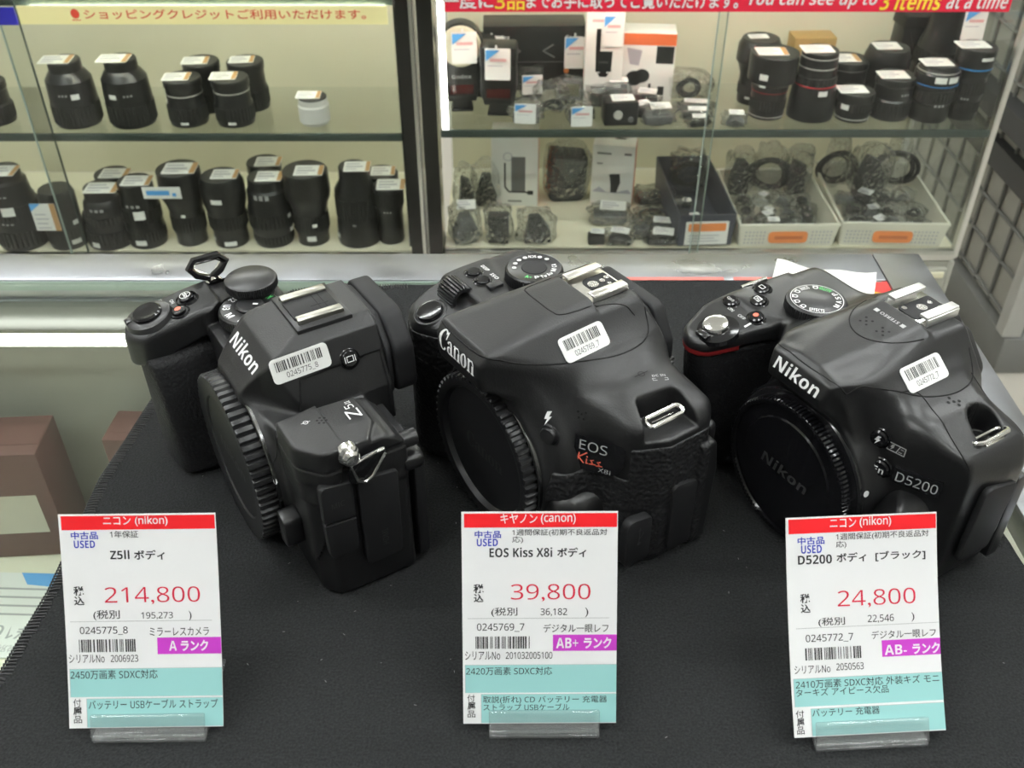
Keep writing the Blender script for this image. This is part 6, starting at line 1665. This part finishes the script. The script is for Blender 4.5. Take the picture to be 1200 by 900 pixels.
for i, (d, kind, tg, lab, bg) in enumerate((
    ((46, 30, 34), 'flat', 'front', 'clear bag with blue cornered tag at the shelf edge, leftmost bag', True),
    ((40, 30, 46), 'wedge', 'front', 'clear bag with a tag in front of the long black box', True),
    ((44, 34, 44), 'coil', None, 'clear crinkled bag of cable right of the leftmost tagged bag', True),
    ((44, 28, 34), 'screen', None, 'wireless trigger with olive display in front of the long box', True),
    ((38, 30, 30), 'flat', 'front', 'clear bag with square tag near the shelf edge under the tall box', True),
    ((34, 28, 30), 'cup', None, 'clear bag between the trigger and the labelled unit', True),
    ((44, 30, 34), 'box', 'top', 'dark part with pale label before the tall white box', True),
    ((52, 36, 38), 'unit', 'top', 'black square unit with round knob and white label', False),
    ((44, 30, 20), 'flat', 'top', 'dark part with white label before the orange banded box', True),
    ((48, 34, 24), 'flat', 'top', 'black part with white label near the shelf edge', True),
    ((34, 26, 18), 'wedge', 'top', 'crinkled bag between two labelled parts', True),
    ((66, 40, 42), 'upcoil', None, 'black cable coil in a clear bag beside the orange banded box', True),
    ((58, 22, 12), 'flat', 'top', 'thin black part under the cable coil', True),
    ((46, 22, 13), 'flat', 'top', 'thin black part, second below the cable coil', True),
    ((32, 20, 14), 'wedge', 'top', 'small bagged part at the shelf edge below the cable coil', True),
    ((34, 26, 18), 'wedge', 'top', 'small bagged part left of the lenses at the shelf edge', True))):
    s_ = 20 + i
    packed(GU[i], (-6, 5, 12, -4, 3, 20, -3, 4, -6, 5, 15, 0, 4, -3, 8, -10)[i], lab, d, kind, s_, tg, bg)
# lower shelf, right case
def grip_box(t, f, d):
    k = Ink(); k.rect(-6, 28, 18, 92); k.build('printed_battery', M['accessory_grey'], t, f)
    k = Ink(); k.line([(-17, 80), (-17, 36), (-10, 27), (18, 27), (30, 24)], 3.0); k.rect(22, 22, 32, 30); k.build('printed_cable', M['accessory'], t, f)
    k = Ink(); k.ring(-12, 92, 8, 1.5); k.build('printed_loop', M['label_grey'], t, f)
    k = Ink(); k.rect(-12, 8, 12, 11); k.build('grey_print', M['accessory_grey'], t, f)
product_box((6, 1576, -495.8), -3, (80, 46, 134), M['box_white'], 'white box with orange side and printed battery pack, lower right shelf', grip_box, M['box_orange'])
def mic_box(t, f, d):
    k = Ink(); k.poly([(-6, 60), (12, 62), (14, 46), (8, 26), (-2, 26), (-3, 44)]); k.build('printed_microphone', M['accessory'], t, f)
    k = Ink(); k.rect(-28, 96, -4, 99); k.rect(18, 96, 30, 100); k.rect(-28, 78, -18, 80); k.build('grey_print', M['accessory_grey'], t, f)
    k = Ink(); k.poly([(-34, 26), (-22, 36), (-8, 25), (10, 28), (28, 34), (34, 26)]); k.build('printed_hills', M['label_grey'], t, f)
    b = Ink(); b.poly([(-4, 2), (16, 2), (20, 8), (4, 10)]); b.build('printed_top', M['accessory'], t, plane((0, 0, d[2] + .2), (1, 0, 0), (0, 1, 0)))
product_box((177, 1578, -495.8), -10, (72, 52, 112), M['box_white'], 'white box with orange side and printed microphone, lower right shelf', mic_box, M['box_orange'])
t = thing('camera_pouch', (96, 1588, -495.8), 6, 'dark grey zipped pouch in a clear bag between two white boxes', 'pouch')
b = MB(); b.prism(rp([(-34, 0, 14), (30, 0, 14), (34, 84, 10), (-32, 92, 10)]), -22, 22, 'y', 7, 3); b.build('pouch', mat('pouch_fabric', (0.05, 0.05, 0.055), 0.7), t)
b = MB(); b.prism(rp([(-30, 84, 3), (2, 30, 8), (32, 78, 3)]), -24, -19, 'y', 1.2); b.build('pouch_flap', M['accessory_grey'], t)
b = MB(); crumple(b, (0, 0, 0), (84, 56, 106), 5, amp=.08); b.build('clear_bag', M['bag'], t, 80)
GL = [(-80, 1548, -495.8), (-46, 1559, -495.8), (-77, 1433, -495.8), (-22, 1430, -495.8), (39, 1432, -495.8), (167, 1499, -495.8), (138, 1422, -495.8), (174, 1422, -495.8), (214, 1443, -495.8), (249, 1575, -495.8), (245, 1505, -495.8), (252, 1477, -495.8), (245, 1426, -495.8)]
for i, (d, kind, tg, lab, bg) in enumerate((
    ((36, 36, 70), 'wedge', None, 'clear bag leaning at the left end of the lower right shelf, back row', True),
    ((44, 34, 74), 'wedge', None, 'clear bag with dark part left of the battery pack box', True),
    ((46, 46, 58), 'wedge', 'top', 'clear bag with dark part in the front left corner', True),
    ((42, 36, 60), 'box', None, 'clear bag with olive shoe mark in front of the battery pack box', True),
    ((58, 40, 52), 'wedge', None, 'clear bag with grey blue part in front of the pouch', True),
    ((66, 46, 26), 'flat', 'top', 'flat black bag with white label in front of the microphone box', True),
    ((34, 24, 22), 'box', 'top', 'small black part at the rail below the flat black bag', False),
    ((46, 28, 22), 'wedge', 'top', 'clear bag with white label at the rail below the flat black bag', True),
    ((34, 30, 26), 'cup', None, 'small clear bag left of the navy box', True),
    ((64, 50, 20), 'flat', None, 'grey flat bag right of the microphone box', True),
    ((66, 56, 12), 'ring', None, 'filter ring in a clear bag behind the labelled dark part', True),
    ((52, 30, 12), 'flat', 'top', 'dark part with white label left of the navy box', True),
    ((52, 34, 18), 'flat', 'top', 'dark part with small label at the rail left of the navy box', True))):
    packed(GL[i], (8, -6, 14, -3, 5, -4, 2, -8, 20, 5, 0, -3, 2)[i], lab, d, kind, 60 + i, tg, bg, 'small parts in clear bags')
# open navy box with bagged cable
def open_box(name, loc, rz, w, d, h, m, label, wall=2.0, flare=1.0, holes=False):
    t = thing(name, loc, rz, label, 'box' if name == 'open_box' else 'basket')
    def sheet(p0, p1, q0, q1, nm): 
        b = MB(); n = (Vector(p1) - Vector(p0)).cross(Vector(q0) - Vector(p0)).normalized() * wall
        P = [Vector(p0), Vector(p1), Vector(q1), Vector(q0)]; V_ = [tuple(p) for p in P] + [tuple(p + n) for p in P]
        b.add(V_, [[0, 1, 2, 3], [7, 6, 5, 4], [0, 4, 5, 1], [1, 5, 6, 2], [2, 6, 7, 3], [3, 7, 4, 0]]); return b.build(nm, m, t, 0)
    a, c = w / 2, d / 2; A, C_ = a * flare, c * flare
    sheet((-a, -c, 0), (a, -c, 0), (-A, -C_, h), (A, -C_, h), 'front_wall'); sheet((a, c, 0), (-a, c, 0), (A, C_, h), (-A, C_, h), 'rear_wall')
    sheet((-a, c, 0), (-a, -c, 0), (-A, C_, h), (-A, -C_, h), 'side_wall'); sheet((a, -c, 0), (a, c, 0), (A, -C_, h), (A, C_, h), 'side_wall')
    b = MB(); b.box((0, 0, 1.2), (w, d, 2.4)); b.build('base', m, t, 0)
    if holes:
        b = MB(); b.tube([(-A, -C_, h), (A, -C_, h), (A, C_, h), (-A, C_, h)], 3.0, 8, True); b.build('rim', m, t)
        k = Ink()
        for i in range(int(w / 6)):
            for j in range(4):
                x = -a + 6 + 6 * i
                if abs(x) > 33 and x < a - 4: k.disc(x, 8 + j * 7, 1.7, 8)
        k.build('perforations', M['label_grey'], t, plane((0, -c - .3, 0), (1, 0, 0), (0, -(C_ - c) / h, 1), 2.4))['kind'] = 'stuff'
    return t
def shelf_label(t, y, z, w, h, lean=0):
    b = MB(); b.box((0, y, z), (w, .8, h), .2); o = b.build('front_label', M['label'], t, 0)
    k = Ink(); k.poly(rp([(-w * .44, h * .08, 3), (w * .44, h * .08, 3), (w * .44, h * .42, 3), (-w * .44, h * .42, 3)], 3)); k.build('orange_patch', M['label_orange'], o, plane((0, y - .6, z), (1, 0, 0), (0, 0, 1)))
    k = Ink()
    for j in range(3): k.rect(-w * .42, -h * .12 - j * h * .12, w * (.3 - .1 * (j % 2)), -h * .08 - j * h * .12)
    k.build('label_print', M['label_grey'], o, plane((0, y - .6, z), (1, 0, 0), (0, 0, 1)))
nb = open_box('open_box', (309, 1404, -495.8), 3, 86, 210, 58, M['box_navy'], 'open navy grey box of bagged cables, lower right shelf', 2.0, 1.04)
nb.location.y += .116; nb.location.z += .0006
shelf_label(nb, -113, 26, 70, 42)
bs = open_box('storage_basket', (446, 1404, -495.8), 1, 150, 190, 40, M['basket'], 'cream plastic basket of bagged cables, left of the two baskets', 2.0, 1.06, True)
bs.location.y += .104; bs.location.z += .0006
bs2 = open_box('storage_basket', (622, 1404, -495.8), -2, 160, 215, 42, M['basket'], 'cream plastic basket of chargers, right of the two baskets', 2.0, 1.06, True)
bs2.location.y += .118; bs2.location.z += .0006
for t, w in ((bs, 64), (bs2, 64)):
    b = MB(); b.prism(rp([(-w / 2, 8, 8), (w / 2, 8, 8), (w / 2, 29, 8), (-w / 2, 29, 8)], 4), 0, 1.0, 'y'); o = b.build('orange_label', M['label_orange'], t, 0)
    o.location.y = (-101.5 if t is bs else -114.5) * S
    k = Ink(); k.rect(-22, 15, 24, 21); k.build('label_print', mat('dim_orange_print', (0.55, 0.14, 0.04), 0.6), o, plane((0, -.25, 0), (1, 0, 0), (0, 0, 1)))
rnd = random.Random(12)
def fill(t, n, w, d, z0, kinds, place, seed, dims=(30, 48)):
    bx, by = t.location.x / S, t.location.y / S
    for i in range(n):
        u, v_ = (i % 4 + .5) / 4 - .5, ((i // 4) + .5) / max(1, math.ceil(n / 4)) - .5
        a = rnd.uniform(*dims); ang = rnd.uniform(-40, 40)
        x, y, z = bx + u * w + rnd.uniform(-6, 6), by - d * .17 + v_ * d * .66 + rnd.uniform(-3, 3), -495.8 + z0 + rnd.uniform(0, 3) + max(0, v_ + .3) * 16
        packed((x, y, z), ang, place, (a, a * .8, a * rnd.uniform(.5, .8)), kinds[i % len(kinds)], seed + i, 'top' if i % 4 == 1 else None, True, 'bags in the ' + place.split(' in the ')[1])
fill(nb, 6, 64, 150, 5, ('coil', 'wedge', 'coil'), 'clear bag of black cable lying in the open navy box', 100, (22, 30))
fill(bs, 16, 132, 150, 5, ('coil', 'ring', 'wedge', 'cup'), 'clear bag of small parts heaped in the left basket', 140, (24, 33))
fill(bs2, 12, 138, 170, 5, ('box', 'flat', 'wedge', 'coil'), 'clear bag of dark parts lying in the right basket', 180, (27, 36))
# big bags standing in the right basket
bx, by = bs2.location.x / S, bs2.location.y / S
packed((bx - 4, by + 46, -480), 12, 'large clear bag of black chargers standing upright in the right basket', (66, 34, 84), 'wedge', 301, None)
packed((bx + 50, by + 74, -478), -14, 'clear bag of cable standing at the back of the right basket', (36, 26, 84), 'upcoil', 302, None)
packed((bx - 54, by + 74, -478), 6, 'clear bag of looped cable at the back corner of the right basket', (34, 26, 84), 'upcoil', 303, None)
bx, by = bs.location.x / S, bs.location.y / S
for j, (ox, oy, w, h) in enumerate(((-50, 66, 44, 74), (0, 68, 46, 82), (49, 66, 40, 78))):
    packed((bx + ox, by + oy, -480), (10, -8, 14)[j], ('crinkled clear bag rising at the left of the left basket', 'crinkled clear bag with looped cable at the back of the left basket', 'crinkled clear bag rising at the right of the left basket')[j], (w, 34, h), ('wedge', 'upcoil', 'wedge')[j], 310 + j, None)
packed((nb.location.x / S, nb.location.y / S + 66, -478), 0, 'clear bag of black cable rising from the back of the navy box', (56, 40, 66), 'upcoil', 320, None)
